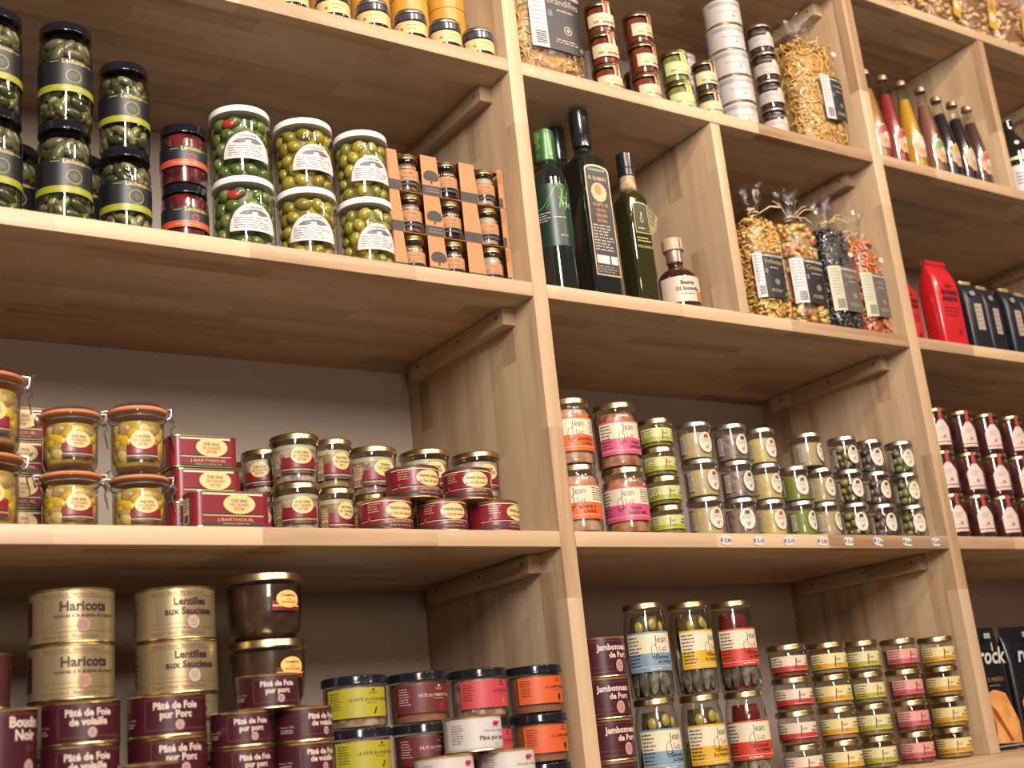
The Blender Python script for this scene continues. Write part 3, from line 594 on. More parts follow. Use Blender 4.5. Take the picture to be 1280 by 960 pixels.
stack('bjy', bold_jar(P('#b8ad28', .45), PT, 'LE PÂTÉ AU FOIE DE VEAU', 'leaf', INK), -.428, .0525, Z4, 3, .0795, 'black-lidded pate jar with bright yellow label, {o} of its column', 'jar', 'black-lidded pate jars', rots=[4, -10, 0], scale=(1.04, 1.04, 1))
stack('bjm', bold_jar(P('#6b2427', .45), PT2, 'PÂTÉ AU PIMENT DOUX', 'hook', P('#c23a30'), P('#d9bfae')), -.314, .0505, Z4, 3, .0795, 'black-lidded pate jar with maroon label, {o} of its column', 'jar', 'black-lidded pate jars', rots=[-6, 4, 0])
stack('bjp', bold_jar(P('#cf4750', .45), PT, 'LE PÂTÉ AIL', 'hook', P('#e6b35c')), -.200, .0505, Z4, 3, .0795, 'black-lidded pate jar with pink-red label, {o} of its column', 'jar', 'black-lidded pate jars', rots=[-10, -14, 0])
stack('bjo', bold_jar(P('#e2622c', .45), PT2, 'LE CAMPAGNARD', 'dot', INK), -.0865, .0505, Z4, 3, .0795, 'black-lidded pate jar with orange label next to the upright, {o} of its column', 'jar', 'black-lidded pate jars', rots=[-14, -12, 0])
PIG = P('#c2255c', .45)
def white_tin():
    r, h = .0465, .0535; rt = root('pate_tin'); wt = P('#cfc8c4', .4); tin(rt, r, h, wt)
    x = .018; z = h-.014
    els = [Rc(-.070, .066, .005, h-.006, P('#ddd5cf', .42), 1), El(x, z, .0068, .0038, PIG, 2), El(x+.0062, z+.001, .0028, .0026, PIG, 2), Rc(x-.0045, x-.003, z-.006, z-.002, PIG, 2), Rc(x+.003, x+.0045, z-.006, z-.002, PIG, 2), Tx('Charcuterie Artisanale', x-.002, z-.0115, .0046, P('#4a3d40'), 2, 0), Tx('Pâté pur porc', x-.004, z-.0235, .0098, P('#2b2226'), 2, .02), Tx('190 g', x-.002, z-.0315, .0040, P('#4a3d40'), 2), *Lines(-.058, -.036, .012, h-.012, 8, P('#6e6263'), 2)]
    label(rt, els, r-.0009, 0); return rt
for (xx, zz, tx, rz) in ((-.339, 0, 'lowest, nearer the yellow labels', 0), (-.227, 0, 'lowest, nearer the orange labels', 0), (-.339, 1, 'middle layer, nearer the yellow labels', 0), (-.227, 1, 'middle layer, nearer the orange labels', -4), (-.283, 2, 'alone on top', -2)):
    put('wtin', white_tin, (xx, -.0555, Z4+EPS+zz*.0541), math.radians(rz), 'white pork pate tin with pink pig, '+tx, 'tin', 'white pork pate tins')
# ------------------------------------------------------------------ lowest row, second bay
def jambon():
    r, h = .0480, .0702; rt = root('ham_tin'); tin(rt, r, h, MAR)
    els = [Rc(-.070, .070, .0085, .0091, THIN, 1), Rc(-.07, .07, h-.0085, h-.0079, THIN, 1), Rc(-.07, .0, .0165, .0171, THIN, 1), Tx('Jambonneau', .004, h-.024, .0150, PINKW, 2, .035, .88), Tx('de Porc', .012, h-.0375, .0140, PINKW, 2, .035, .9), *seal(.012, .0185, .0088, .0110, P('#cf9f90')), *Bars(.045, .060, .02, .04, INK, 2, 8)]
    label(rt, els, r-.0009, 0); return rt
stack('jamb', jambon, .0585, .0490, Z4, 4, .0702, 'maroon tin of pork knuckle against the upright, {o} of the column', 'tin', 'maroon ham tins', rots=[6, 12, 8, 4])
SCRIPT = P('#3a3038', .5)
def jl_logo(x, z, s, c2, l=3):
    """the two word mark with an anchor-like flourish"""
    return [Tx('Jean', x+.004*s, z, .0155*s, SCRIPT, l, -.008, .85), Tx('Luz', x+.006*s, z-.0135*s, .0125*s, c2, l, -.004, .85), *[Pg([(x-.010*s+.0048*s*math.sin(a)+dx, z-.004*s-.0100*s+.0115*s*math.cos(a)) for dx, rng in ((0, range(0, 13)), (.0008*s, range(12, -1, -1))) for a in [PI*2*i/12 for i in rng]], SCRIPT, l)], Pg([(x-.013*s, z-.0225*s), (x-.001*s, z-.0195*s), (x-.001*s, z-.0185*s), (x-.013*s, z-.0210*s)], SCRIPT, l)]
def tall_jar(col, t1, t2, cont, inner=None):
    def mk():
        r, h = .0400, .1702; rt = root('tall_jar'); prof = [(r*.90, 0), (r*.97, .003), (r, .010), (r, h*.66), (r*.985, h*.74), (r*.93, h*.84), (r*.86, h*.90), (r*.86, h-.012)]
        jar(rt, prof, h*.86, cont, GOLD, .0115, h, r*.93, dr=.0125)
        if inner: inner(rt, r, h)
        z0, z1 = h*.27, h*.685; zm = z0+(z1-z0)*.46
        els = [Rc(-.052, .058, zm, z1, CREAM, 1), Rc(-.052, .058, z1-.003, z1, col, 2), Rc(-.052, .058, z0, zm, col, 1), Rc(-.052, .058, z0+.008, z0+.0088, CREAM, 2)]
        els += jl_logo(.012, zm+.018, 1.15, P('#8f7f7a')); els += [Tx(t1, .018, z0+.0215, .0068, INK, 3, .012), Tx(t2, .022, z0+.0135, .0072, INK, 3, .02), *Lines(-.048, -.022, z0+.008, z1-.006, 9, DARKINK, 3, .3), *Lines(-.010, .024, z0+.002, z0+.0065, 1, CREAM, 3, .4)]
        label(rt, els, r+.0003, math.radians(12)); return rt
    return mk
FISH = mat('sardine_skin', (0.336, 0.304, 0.224), .22, .35, noise=((.12, .10, .08), 60)); FISHD = mat('sardine_oil', (.055, .035, .015), .15, noise=((.16, .11, .05), 35), p0=.45, p1=.7)
LEM = mat('lemon_slice', (.34, .25, .05), .35); PEP = mat('chilli_oil', (.16, .02, .012), .2, noise=((.06, .01, .01), 30))
def fish_in(extra):
    def f(rt, r, h):
        mb = MB()
        for i in range(10):
            a = 2*PI*i/10; rr = r-.0095
            mb.blob((rr*math.cos(a), rr*math.sin(a), h*.27+R_.uniform(-.004, .002)), (.0060, .0115, h*.25), FISH, Matrix.Rotation(a, 4, 'Z') @ Matrix.Rotation(R_.uniform(-.08, .08), 4, 'X'), 2)
        mb.build('fish_pieces', rt, 0)
        if extra:
            mb = MB()
            for i in range(3):
                a = -PI/2-.9+.9*i; rr = r-.0115
                mb.blob((rr*math.cos(a), rr*math.sin(a), h*(.735+.03*(i % 2))), (.005, .009, .012), extra, Matrix.Rotation(a, 4, 'Z'), 2)
            mb.build('garnish_pieces', rt, 0)
    return f
stack('tjb', tall_jar(P('#7f9fb4', .45), 'SARDINES', "À L'HUILE", FISHD, fish_in(LEM)), .164, .0405, Z4, 2, .1702, 'tall gold-lidded sardine jar with blue and cream label, {o} of the two', 'jar', 'tall sardine jars', rots=[8, 2])
stack('tjy', tall_jar(P('#e3b21c', .45), 'SARDINES', "À L'HUILE D'OLIVE", FISHD, fish_in(LEM)), .274, .0405, Z4, 2, .1702, 'tall gold-lidded sardine jar with yellow and cream label, {o} of the two', 'jar', 'tall sardine jars', rots=[-10, 2])
stack('tjr', tall_jar(P('#d8402c', .45), 'SARDINES', 'AU PIMENT', PEP, fish_in(None)), .384, .0405, Z4, 2, .1702, 'tall gold-lidded sardine jar with red and cream label, {o} of the two', 'jar', 'tall sardine jars', rots=[2, 24])
def small_jar(r, h, top, bot, t1, t2, cont, bits=None, logo=True, name='small_jar', lid=None):
    def mk():
        rt = root(name); prof = [(r*.84, 0), (r*.93, .002), (r*.97, .006), (r*.97, h-.024), (r*.93, h-.017), (r*.89, h-.012)]
        jar(rt, prof, h-.0225, cont, lid or GOLD, .0115, h, r)
        z0, z1 = h*.17, h*.17+h*.47; zm = z0+(z1-z0)*.34; k = r/.0375
        els = [Rc(-.060*k, .054*k, zm, z1, top, 1), Rc(-.060*k, .054*k, z0, zm, bot, 1), *Lines(-.056*k, -.030*k, z0+.002, z1-.002, 5, DARKINK, 3, .3), Tx(t1, .026*k, z0+(z1-z0)*.62, .0052*k, INK, 3, .02), Tx(t2, .026*k, z0+(z1-z0)*.40, .0052*k, INK, 3, .02), Rc(-.02*k, .05*k, z0+.0015, z0+.0022, top, 2)]
        els += [Tx('Jean', -.002*k, z0+(z1-z0)*.52, .0088*k, SCRIPT, 3, -.01, .85), Tx('Luz', .000, z0+(z1-z0)*.22, .0070*k, P('#8f7f7a'), 3, 0, .85), Pg([(-.0105*k, z0+.003), (-.0085*k, z0+.0045), (-.006*k, z1-.006), (-.008*k, z1-.004)], SCRIPT, 3)] if logo else []
        label(rt, els, r*.97+.0003, math.radians(14)); return rt
    return mk
TUNA = mat('tuna_flakes', (0.360, 0.245, 0.144), .35, noise=((.36, .20, .11), 70)); TUNR = mat('tuna_tomato', (0.274, 0.072, 0.022), .3, noise=((.18, .04, .02), 60)); TUNG = mat('tuna_green', (0.302, 0.245, 0.115), .3, noise=((.26, .20, .08), 70)); TUNY = mat('tuna_mustard', (0.396, 0.274, 0.072), .3, noise=((.42, .27, .08), 60))
SJ = [('c1', .514, .0385, '#efd9bf', '#c9382c', 'THON', 'PIQUILLOS', TUNR, 'red and cream'), ('c2', .628, .0385, '#efdfa6', '#dda62c', 'THON', "À L'HUILE", TUNA, 'orange-yellow and cream'), ('c3', .7285, .0360, '#e9dca4', '#b3ad2f', 'THON', 'OLIVES', TUNG, 'olive green and cream'),
      ('c4', .846, .0375, '#eba495', '#c8566c', 'THON', 'BASQUAISE', TUNR, 'pink'), ('c5', .969, .0380, '#efd998', '#d9a12a', 'THON', 'MOUTARDE', TUNY, 'mustard yellow')]
SJR = [[-8, 0, 4, 0], [0, 8, 6, 4], [2, -14, 10, 8], [-14, -14, -10, -6], [4, 8, 10, 10]]
for (kk, X, r, a, b, t1, t2, c, nm), rs in zip(SJ, SJR):
    stack('sj'+kk, small_jar(r, .0627, P(a, .45), P(b, .45), t1, t2, c), X, r+.001, Z4, 4, .0627, f'squat gold-lidded tuna jar with {nm} label, {{o}} of its column', 'jar', 'squat tuna jars', rots=rs)
# ------------------------------------------------------------------ third row, second bay
def jl_jar(col, t1, t2, cont):
    def mk():
        r, h = .0432, .1268; rt = root('preserve_jar'); prof = [(r*.88, 0), (r*.96, .003), (r*.985, .009), (r*.985, h*.74), (r*.95, h*.80), (r*.87, h*.85), (r*.87, h-.012)]
        jar(rt, prof, h*.83, cont, GOLD, .0120, h, r*.94)
        z0, z1 = h*.185, h*.70; zm = z0+(z1-z0)*.47
        els = [Rc(-.062, .060, zm, z1, CREAM, 1), Rc(-.062, .060, z1-.0035, z1, col, 2), Rc(-.062, .060, z0, zm, col, 1), Rc(-.062, .060, z0+.007, z0+.0082, P('#f0b9a8'), 2)]
        els += jl_logo(-.006, zm+.016, 1.15, P('#b0604e')); els += [Tx(t1, .012, z0+.0195, .0075, P('#5b1530'), 3, .025), Tx(t2, .016, z0+.0115, .0075, P('#5b1530'), 3, .025), *Lines(.024, .056, zm+.003, z1-.006, 6, DARKINK, 3, .3), *Lines(-.058, -.034, z0+.010, z1-.006, 8, DARKINK, 3, .3)]
        label(rt, els, r*.985+.0003, math.radians(22)); return rt
    return mk
stack('jlo', jl_jar(P('#ee6a1f', .45), 'BONITE À', "L'HUILE", mat('bonito', (.36, .17, .09), .3, noise=((.50, .30, .20), 60))), .0465, .0450, Z3, 2, .1268, 'gold-lidded preserve jar with orange and cream label, {o} of the two', 'jar', 'orange-labelled bonito jars', rots=[-8, 10])
stack('jlp', jl_jar(P('#df5a80', .45), 'THON', 'BASQUAISE', mat('tuna_sauce', (0.238, 0.072, 0.032), .3, noise=((.46, .22, .12), 60))), .1615, .0460, Z3, 2, .1268, 'gold-lidded preserve jar with pink and cream label, {o} of the two', 'jar', 'pink-labelled tuna jars', rots=[-20, 6])
stack('grn', small_jar(.0342, .0570, P('#d9d68e', .45), P('#b3b032', .45), 'THON', 'PIMENTS', mat('green_sauce', (.20, .19, .04), .3, noise=((.32, .28, .09), 60))), .257, .0445, Z3, 4, .0570, 'squat gold-lidded jar with lime green label, {o} of the column', 'jar', 'lime-labelled jars', rots=[-8, -12, -10, 2])
EM = P('#b8402a', .5)
def oval_jar(cont, ec, bits=None):
    def mk():
        r, h = .0320, .0737; rt = root('tapenade_jar'); prof = [(r*.86, 0), (r*.93, .002), (r*.95, .006), (r*.95, h-.019), (r*.93, h-.012)]
        jar(rt, prof, h-.0215, cont, SILV, .0098, h, r*.99, dr=.011 if bits else .0026)
        if bits: olive_fill(rt, r*.95-.0022, .004, h-.018, bits, .0085, 'olives', seed=17)
        x, z = .005, h*.43; lb = P('#efe3cf', .5)
        els = [El(x, z, .0155, .0205, lb, 1), Rc(x-.0045, x+.0045, z+.0085, z+.0160, ec, 2), Rc(x-.006, x-.003, z+.0085, z+.0110, ec, 2), *Lines(x-.011, x+.011, z-.001, z+.0065, 3, P('#8a8f80', .5), 2, .35), Pg([(x-.004, z-.006), (x-.0025, z-.006), (x-.0005, z-.013), (x-.002, z-.013)], DARKINK, 2), Pg([(x+.003, z-.005), (x+.0045, z-.006), (x+.000, z-.013), (x-.001, z-.012)], DARKINK, 2),
               Rc(-.048, -.036, .012, .046, P('#c9beac', .5), 1), *Lines(-.0475, -.0365, .014, .044, 8, DARKINK, 2, .4)]
        label(rt, els, r*.95+.0003, math.radians(6)); return rt
    return mk
GRN_E = P('#1f5a45', .5); BRN_E = P('#5a2222', .5); YEL_E = P('#c2a55a', .5)
CR = mat('spread_cream', (0.418, 0.324, 0.173), .4, noise=((.50, .36, .17), 60)); YC = mat('spread_yellow', (0.475, 0.360, 0.144), .4, noise=((.58, .42, .14), 60)); PU = mat('spread_purple', (0.144, 0.086, 0.072), .4, noise=((.30, .20, .17), 80)); GN = mat('spread_green', (0.173, 0.194, 0.029), .4, noise=((.17, .20, .03), 60)); TN = mat('spread_tan', (0.346, 0.266, 0.144), .4, noise=((.40, .30, .14), 80)); DK = mat('olive_core', (0.050, 0.043, 0.018), .3); DK2 = mat('dark_olive_core', (.05, .03, .03), .3, noise=((.16, .12, .11), 60))
OB = [mat('pale_olive', (0.302, 0.259, 0.094), .25), mat('pale_olive_b', (0.238, 0.202, 0.058), .25), mat('dark_olive', (.09, .07, .04), .25)]; OG = [mat('greenish_olive', (.17, .17, .06), .25), mat('greenish_olive_b', (.24, .22, .09), .25)]; OD = [mat('purple_olive', (.09, .055, .055), .25), mat('purple_olive_b', (.17, .11, .10), .25)]
for kk, X, sc, mk, nm, rs, n, sk in (
    ('A', .360, (1.13, 1.13, 1.03), oval_jar(CR, EM), 'beige spread and red emblem', [0, -6, 4], 3, ()),
    ('B', .4565, (1.10, 1.10, 1.035), oval_jar(PU, GRN_E), 'purplish spread and dark green emblem', [0, -8, 22], 3, ()),
    ('C', .5370, (1.05, 1.05, 1.015), oval_jar(YC, P('#c8502c', .5)), 'yellow spread and orange emblem', [-2, 0, 8], 3, ()),
    ('D', .6210, (1, 1, 1.0), oval_jar(GN, P('#2f7a35', .5)), 'bright green spread and green emblem', [14, -6], 2, ()),
    ('E', .6960, (1, 1, .99), oval_jar(TN, P('#6f8a62', .5)), 'tan spread and pale green emblem', [2, -12], 2, ()),
    ('F', .7860, (1, 1, .995), oval_jar(DK, BRN_E, OB), 'pale olives and brown emblem', [8, 10, 26], 3, ()),
    ('G', .8720, (1, 1, .985), oval_jar(DK2, P('#6d2c2c', .5), OD), 'purple olives and maroon emblem', [20, 4, 14], 3, ()),
    ('H', .9720, (1, 1, .99), oval_jar(DK, YEL_E, OG), 'greenish olives and yellow emblem', [12, 18, 26], 3, ())):
    stack('ov'+kk, mk, X, .033*sc[0]+.0085, Z3, n, .0737*sc[2], 'silver-lidded jar with '+nm+', {o} of its column', 'jar', 'silver-lidded tapenade jars', rots=rs, scale=sc)
put('ovE', None, (.6740, .046, Z3+2*(.0737+EPS)+.0012), math.radians(20), 'wider silver-lidded jar of tan spread sitting alone as the third layer', 'jar', 'silver-lidded tapenade jars', (1.13, 1.13, 1.0))
for i, x in enumerate((.361, .448, .532, .628, .707, .798, .891, .986)):
    mb = MB(); w_, h_ = .0145, .0092; z = Z3-.0142; pts = [(w_*math.copysign(abs(math.cos(a))**.6, math.cos(a)), h_*math.copysign(abs(math.sin(a))**.6, math.sin(a))) for a in [2*PI*k/28 for k in range(28)]]
    fr = [mb.bm.verts.new((px, -.0006, pz)) for px, pz in pts]; bk = [mb.bm.verts.new((px, 0, pz)) for px, pz in pts]; mb.face(fr, WHITE)
    for k in range(28): mb.face([fr[k], bk[k], bk[(k+1) % 28], fr[(k+1) % 28]], WHITE)
    o = mb.build('price_sticker'); o.location = (x, -.0002, z); o.rotation_euler = (0, math.radians((4, 0, -2, 3, 3, 12, 5, 2)[i]), 0)
    tag(o, 'small white oval price sticker on the shelf edge, '+('first', 'second', 'third', 'fourth', 'fifth', 'sixth', 'seventh', 'eighth')[i]+' from the lime-labelled jars', 'price sticker', 'price stickers')
    label(o, [Tx('€ '+('5,90', '5,10', '5,10', '5,50', '5,10', '7,50', '6,60', '5,90', )[i], 0, -.0040, .0105, P('#4a4a6a', .5), 1, .03)], plane=((0, -.0006, 0), (1, 0, 0), (0, 0, 1), (0, -1, 0)), name='price')
# ------------------------------------------------------------------ jam jars, third bay
JAM = mat('dark_jam', (.045, .010, .012), .15, noise=((.09, .02, .015), 40), bump=.1)
def jam():
    r, h = .0365, .1012; rt = root('jam_jar'); prof = [(r*.86, 0), (r*.95, .003), (r*.97, .008), (r*.97, h-.024), (r*.93, h-.016), (r*.93, h-.011)]
    jar(rt, prof, h-.014, JAM, GOLD, .0085, h, r*.96)
    lb = P('#e8d0c4', .5); rd = P('#b0403a', .5)
    els = [Pg([(-.020, .012), (.020, .012), (.021, .052), (.006, .072), (-.006, .072), (-.021, .052)], lb, 1), Rc(-.0198, .0198, .0180, .0205, rd, 2), *Lines(-.010, .010, .045, .056, 3, P('#9a8a80'), 2, .3), El(.002, .032, .0035, .0035, P('#c2553c', .5), 2, 10), *Lines(-.013, .013, .026, .030, 1, P('#a08a80'), 2)]
    label(rt, els, r*.97+.0003, math.radians(12))
    a = -PI/2-math.radians(12); mb = MB(); pts = [(r*.975, .064), (r*.975, h-.014), (r*.99, h-.010), (r*.985, h-.001), (r*.95, h+.0002), (r*.60, h-.0008)]
    for s0, s1 in ((-.13, .13),):
        L_ = [mb.bm.verts.new((q*math.cos(a+s0), q*math.sin(a+s0), z)) for q, z in pts]; Q_ = [mb.bm.verts.new((q*math.cos(a+s1), q*math.sin(a+s1), z)) for q, z in pts]
        for i in range(len(pts)-1): mb.face([L_[i], Q_[i], Q_[i+1], L_[i+1]], rd)
    o = mb.build('paper_seal', [c for c in rt.children if c.name.startswith('lid')][0], 0); o['label'] = 'red paper seal over the lid'; return rt
for i, X in enumerate((1.1085, 1.2045, 1.3015, 1.3980, 1.4945, 1.591, 1.688)):
    stack('jam', jam, X, .0400, Z3, 3, .1012, 'dark jam jar with red seal, {o} of the '+('first', 'second', 'third', 'fourth', 'fifth', 'sixth', 'seventh')[i]+' column from the upright', 'jar', 'dark jam jars', rots=[8, 11, 8])
# ------------------------------------------------------------------ upper row (second from top), first bay: yellow canisters and small jars
YEL = P('#e2a53c', .4); YELD = P('#dba240', .42)
def canister():
    r, h = .0395, .190; rt = root('yellow_canister'); mb = MB(); mm = [YEL]*3
    mb.lathe([(r-.001, 0), (r, .001), (r, h-.0385), (r-.0005, h-.038)], mm, 40); mb.build('can_body', rt)
    mb = MB(); mb.lathe([(r-.0006, h-.0380), (r+.0006, h-.0376), (r+.0006, h-.002), (r-.001, h), (r*.5, h)], [DARKINK, YEL, YEL, YEL], 40); mb.build('lid', rt)
    els = [Tx('BISCUITS', -.004, h-.078, .0075, P('#c78a3a'), 1, .02, 1.2), Tx('1905', -.004, h-.088, .0045, P('#c78a3a'), 1), Rc(.012, .0135, .072, .082, INK, 1), Rc(.019, .0205, .070, .080, INK, 1), Rc(.0135, .019, .0765, .0775, INK, 1), El(.013, .0705, .0015, .0015, INK, 1, 10), Rc(.008, .024, .084, .0855, INK, 1), Rc(.022, .0238, .072, .083, INK, 1)]
    label(rt, els, r+.0002, math.radians(10), name='printed_mark'); return rt
for i, X in enumerate((-.0865, -.176, -.265, -.354, -.443, -.532, -.621)):
    put('canis', canister, (X, .126, Z1+EPS), math.radians(R_.uniform(-8, 8)), 'round yellow canister behind small cream-labelled jars, '+('first', 'second', 'third', 'fourth', 'fifth', 'sixth', 'seventh')[i]+' from the bay upright', 'canister', 'yellow canisters')
def cream_jar():
    r, h = .0335, .0705; rt = root('cream_jar'); prof = [(r*.80, 0), (r*.90, .002), (r*.96, .007), (r*.96, h*.60), (r*.90, h*.66), (r*.90, h-.011)]
    c = mat('fig_spread', (.12, .05, .035), .3, noise=((.2, .09, .06), 60)); jar(rt, prof, h*.64, c, SILV, .0085, h, r*.93)
    mb = MB(); mb.lathe([(r*.93, h*.63), (r*.985, h*.65), (r*.985, h-.0125), (r*.95, h-.011)], mat('dark_collar', (.05, .045, .055), .25, coat=.5), 36, cap0=False, cap1=False); mb.build('dark_collar', rt)
    lb = P('#efd592', .5); els = [Rc(-.045, .045, h*.22, h*.585, lb, 1), *Lines(-.012, .014, h*.42, h*.50, 1, P('#b08a4a'), 2), *Lines(-.010, .010, h*.32, h*.38, 1, P('#a07c44'), 2), El(-.022, h*.36, .003, .003, P('#b5702c'), 2, 12)]
    label(rt, els, r*.96+.0003, math.radians(14)); return rt
for i, X in enumerate((-.0690, -.1460, -.2240, -.3060, -.3900, -.4740, -.558)):
    put('creamj', cream_jar, (X, .0465, Z1+EPS), math.radians(R_.uniform(-8, 8)), 'small jar with dark collar and cream label, '+('first', 'second', 'third', 'fourth', 'fifth', 'sixth', 'seventh')[i]+' along the front from the upright', 'jar', 'small cream-labelled jars')
# ------------------------------------------------------------------ same row, second bay
def strap_jar(r, h, cont, lb, st, t, strap_dark=False, s=0):
    def mk():
        rt = root('relish_jar'); prof = [(r*.86, 0), (r*.94, .002), (r*.97, .006), (r*.97, h-.022), (r*.92, h-.015), (r*.92, h-.011)]
        jar(rt, prof, h-.013, cont, GOLD, .0105, h, r*.98)
        els = [Rc(-.034, .036, h*.20, h*.60, lb, 1), Tx(t, .004, h*.40, .0085, P('#8a7a55'), 2, 0), Rc(.0, .030, h*.27, h*.33, st, 2), Rc(-.020, -.006, h*.28, h*.36, P('#8fae5c', .5), 2), Rc(.006, .024, h*.595, h*.79, lb, 1), Rc(.0095, .0165, h*.595, h*.79, st, 2)]
        label(rt, els, r*.97+.0003, math.radians(12))
        a = -PI/2-math.radians(12)+.014/r; mb = MB(); ww = .009/r
        for wd, m_, of in ((ww, lb, 0), (ww*.4, st, .0003)):
            pts = [(r*.975+of, h*.78), (r*.99+of, h-.0125), (r*.99+of, h-.001), (r*.97, h+.0002+of)]
            L_ = [mb.bm.verts.new((q*math.cos(a-wd), q*math.sin(a-wd), z)) for q, z in pts]; Q_ = [mb.bm.verts.new((q*math.cos(a+wd), q*math.sin(a+wd), z)) for q, z in pts]
            for i in range(3): mb.face([L_[i], Q_[i], Q_[i+1], L_[i+1]], m_)
        mb.build('paper_strap', [c for c in rt.children if c.name.startswith('lid')][0], 0); return rt
    return mk
REDJ = mat('red_relish', (.14, .022, .014), .2, noise=((.24, .05, .02), 60)); GRJ = mat('green_relish', (.17, .17, .03), .25, noise=((.26, .24, .05), 60)); RST = P('#b5382a', .5); LBC = P('#ecd6ae', .5)
stack('rel', strap_jar(.0330, .0760, REDJ, LBC, RST, 'Epicé'), .268, .0580, Z1, 3, .0760, 'red relish jar with paper strap, {o} of the column beside the broad pasta bag', 'jar', 'red relish jars', rots=[14, 12, 8])
stack('rel', None, .372, .0540, Z1, 3, .0760, 'red relish jar with paper strap, {o} of the column beside the green relish', 'jar', 'red relish jars', rots=[-10, -8, -4])
stack('relg', strap_jar(.0330, .0775, GRJ, P('#dfe0a0', .5), P('#b9c050', .5), 'Vert'), .4685, .0540, Z1, 2, .0775, 'green relish jar with pale strap, {o} of two', 'jar', 'green relish jars', rots=[14, 14])
stack('rels', strap_jar(.0285, .0752, mat('brown_relish', (.06, .035, .02), .2), P('#ead9a8', .5), P('#8c2f34', .5), 'Fruits'), .5545, .0500, Z1, 2, .0752, 'small dark relish jar with cream label before the grey tins, {o} one', 'jar', 'small dark relish jars', rots=[6, 14])
stack('rel', None, .437, .152, Z1, 2, .0760, 'red relish jar in the second row between red and green columns, {o} one', 'jar', 'red relish jars', rots=[0, 0])
def plain_tin(r, h, c, band, nm='white_tin'):
    def mk():
        rt = root(nm); tin(rt, r, h, c, mat('rose_rim', (.66, .48, .32), .35, .9))
        els = [Rc(-.055, .040, h*.72, h*.86, band, 1), *Lines(-.030, .020, h*.44, h*.52, 1, P('#b5a79c'), 1, .4), Rc(.004, .0052, h*.26, h*.42, DARKINK, 1), Rc(.002, .008, h*.25, h*.28, DARKINK, 1)]
        label(rt, els, r-.0009, math.radians(14), name='printed_mark'); return rt
    return mk
WT = P('#d6cdc8', .4)
stack('wht', plain_tin(.0455, .0680, WT, P('#aaa6a6', .4)), .6600, .0665, Z1, 5, .0680, 'white tin with rosy rims, {o} of the five-high column', 'tin', 'white tins', rots=[0, 4, 8, 10, 8])
stack('wht', None, .5940, .1650, Z1, 4, .0590, 'greyish white tin in the second row beside the tall white column, {o} one', 'tin', 'white tins behind', rots=[0, 0, 0, 0], scale=(.87, .87, .8675))
def dark_small():
    r, h = .0310, .0748; rt = root('dark_spread_jar'); prof = [(r*.86, 0), (r*.95, .002), (r*.98, .006), (r*.98, h-.022), (r*.93, h-.015), (r*.93, h-.009)]
    jar(rt, prof, h-.012, mat('dark_spread', (.05, .02, .015), .2, noise=((.09, .035, .02), 50)), SILV, .0075, h, r*.97)
    els = [Rc(-.048, .038, h*.17, h*.56, P('#cdc2ba', .5), 1), *Lines(-.028, .018, h*.36, h*.50, 2, P('#8f8680'), 2, .3), *Lines(-.02, .01, h*.22, h*.28, 1, P('#8f8680'), 2, .3), El(.012, h*.56, .0075, .0085, P('#e0d4c8', .5), 1), Rc(-.03, .02, h*.62, h*.70, P('#565058', .5), 1)]
    label(rt, els, r*.98+.0003, math.radians(14)); return rt
stack('dks', dark_small, .7630, .0520, Z1, 4, .0748, 'small dark jar with greyish label, {o} of the column beside the pasta bag', 'jar', 'small dark spread jars', rots=[10, 8, 2, -4])
# ------------------------------------------------------------------ bags
def bag_shell(w_, d, hp, ht, seed, m, parent, name='cellophane_bag', pin=.22, n=40, wr=.035):
    """pillow of film, gathered at hp, with an open frill up to ht"""
    rr = random.Random(seed); ph = [rr.uniform(0, 6.28) for _ in range(6)]
    def sup(a, e): c, s = math.cos(a), math.sin(a); return math.copysign(abs(c)**e, c), math.copysign(abs(s)**e, s)
    rings = []; prof = [(0, .90), (.03, .98), (.10, 1.0), (.5, 1.0), (.80, .98), (.90, .88), (.96, .62), (1.0, pin)]
    for t, k in prof:
        z = .0008+t*hp; ring = []
        for i in range(n):
            a = 2*PI*i/n; cx, sy = sup(a, .62+.3*(t > .9)); wb = 1+wr*k*(math.sin(5*a+ph[0]+t*4)*.5+math.sin(9*a+ph[1]-t*7)*.5)*(t > .02)
            ring.append((w_/2*k*cx*wb, d/2*k*sy*wb, z))
        rings.append(ring)
    if ht > hp:
        kk = min(pin, .24)
        for t, k in ((.25, kk*.9), (.6, kk*1.5), (1.0, kk*2.1)):
            z = hp+(ht-hp)*t; ring = []
            for i in range(n):
                a = 2*PI*i/n; fl = 1+.45*t*math.sin(6*a+ph[2])+.25*t*math.sin(11*a+ph[3])
                ring.append((w_/2*k*math.cos(a)*fl, d/2*k*1.2*math.sin(a)*fl, z+.012*t*math.sin(4*a+ph[4])))
            rings.append(ring)
    mb = MB(); mb.rprism(rings, m, cap=False); mb.bm.verts.ensure_lookup_table(); mb.face([mb.bm.verts[i] for i in range(n)][::-1], m)
    return mb.build(name, parent, 0), sup
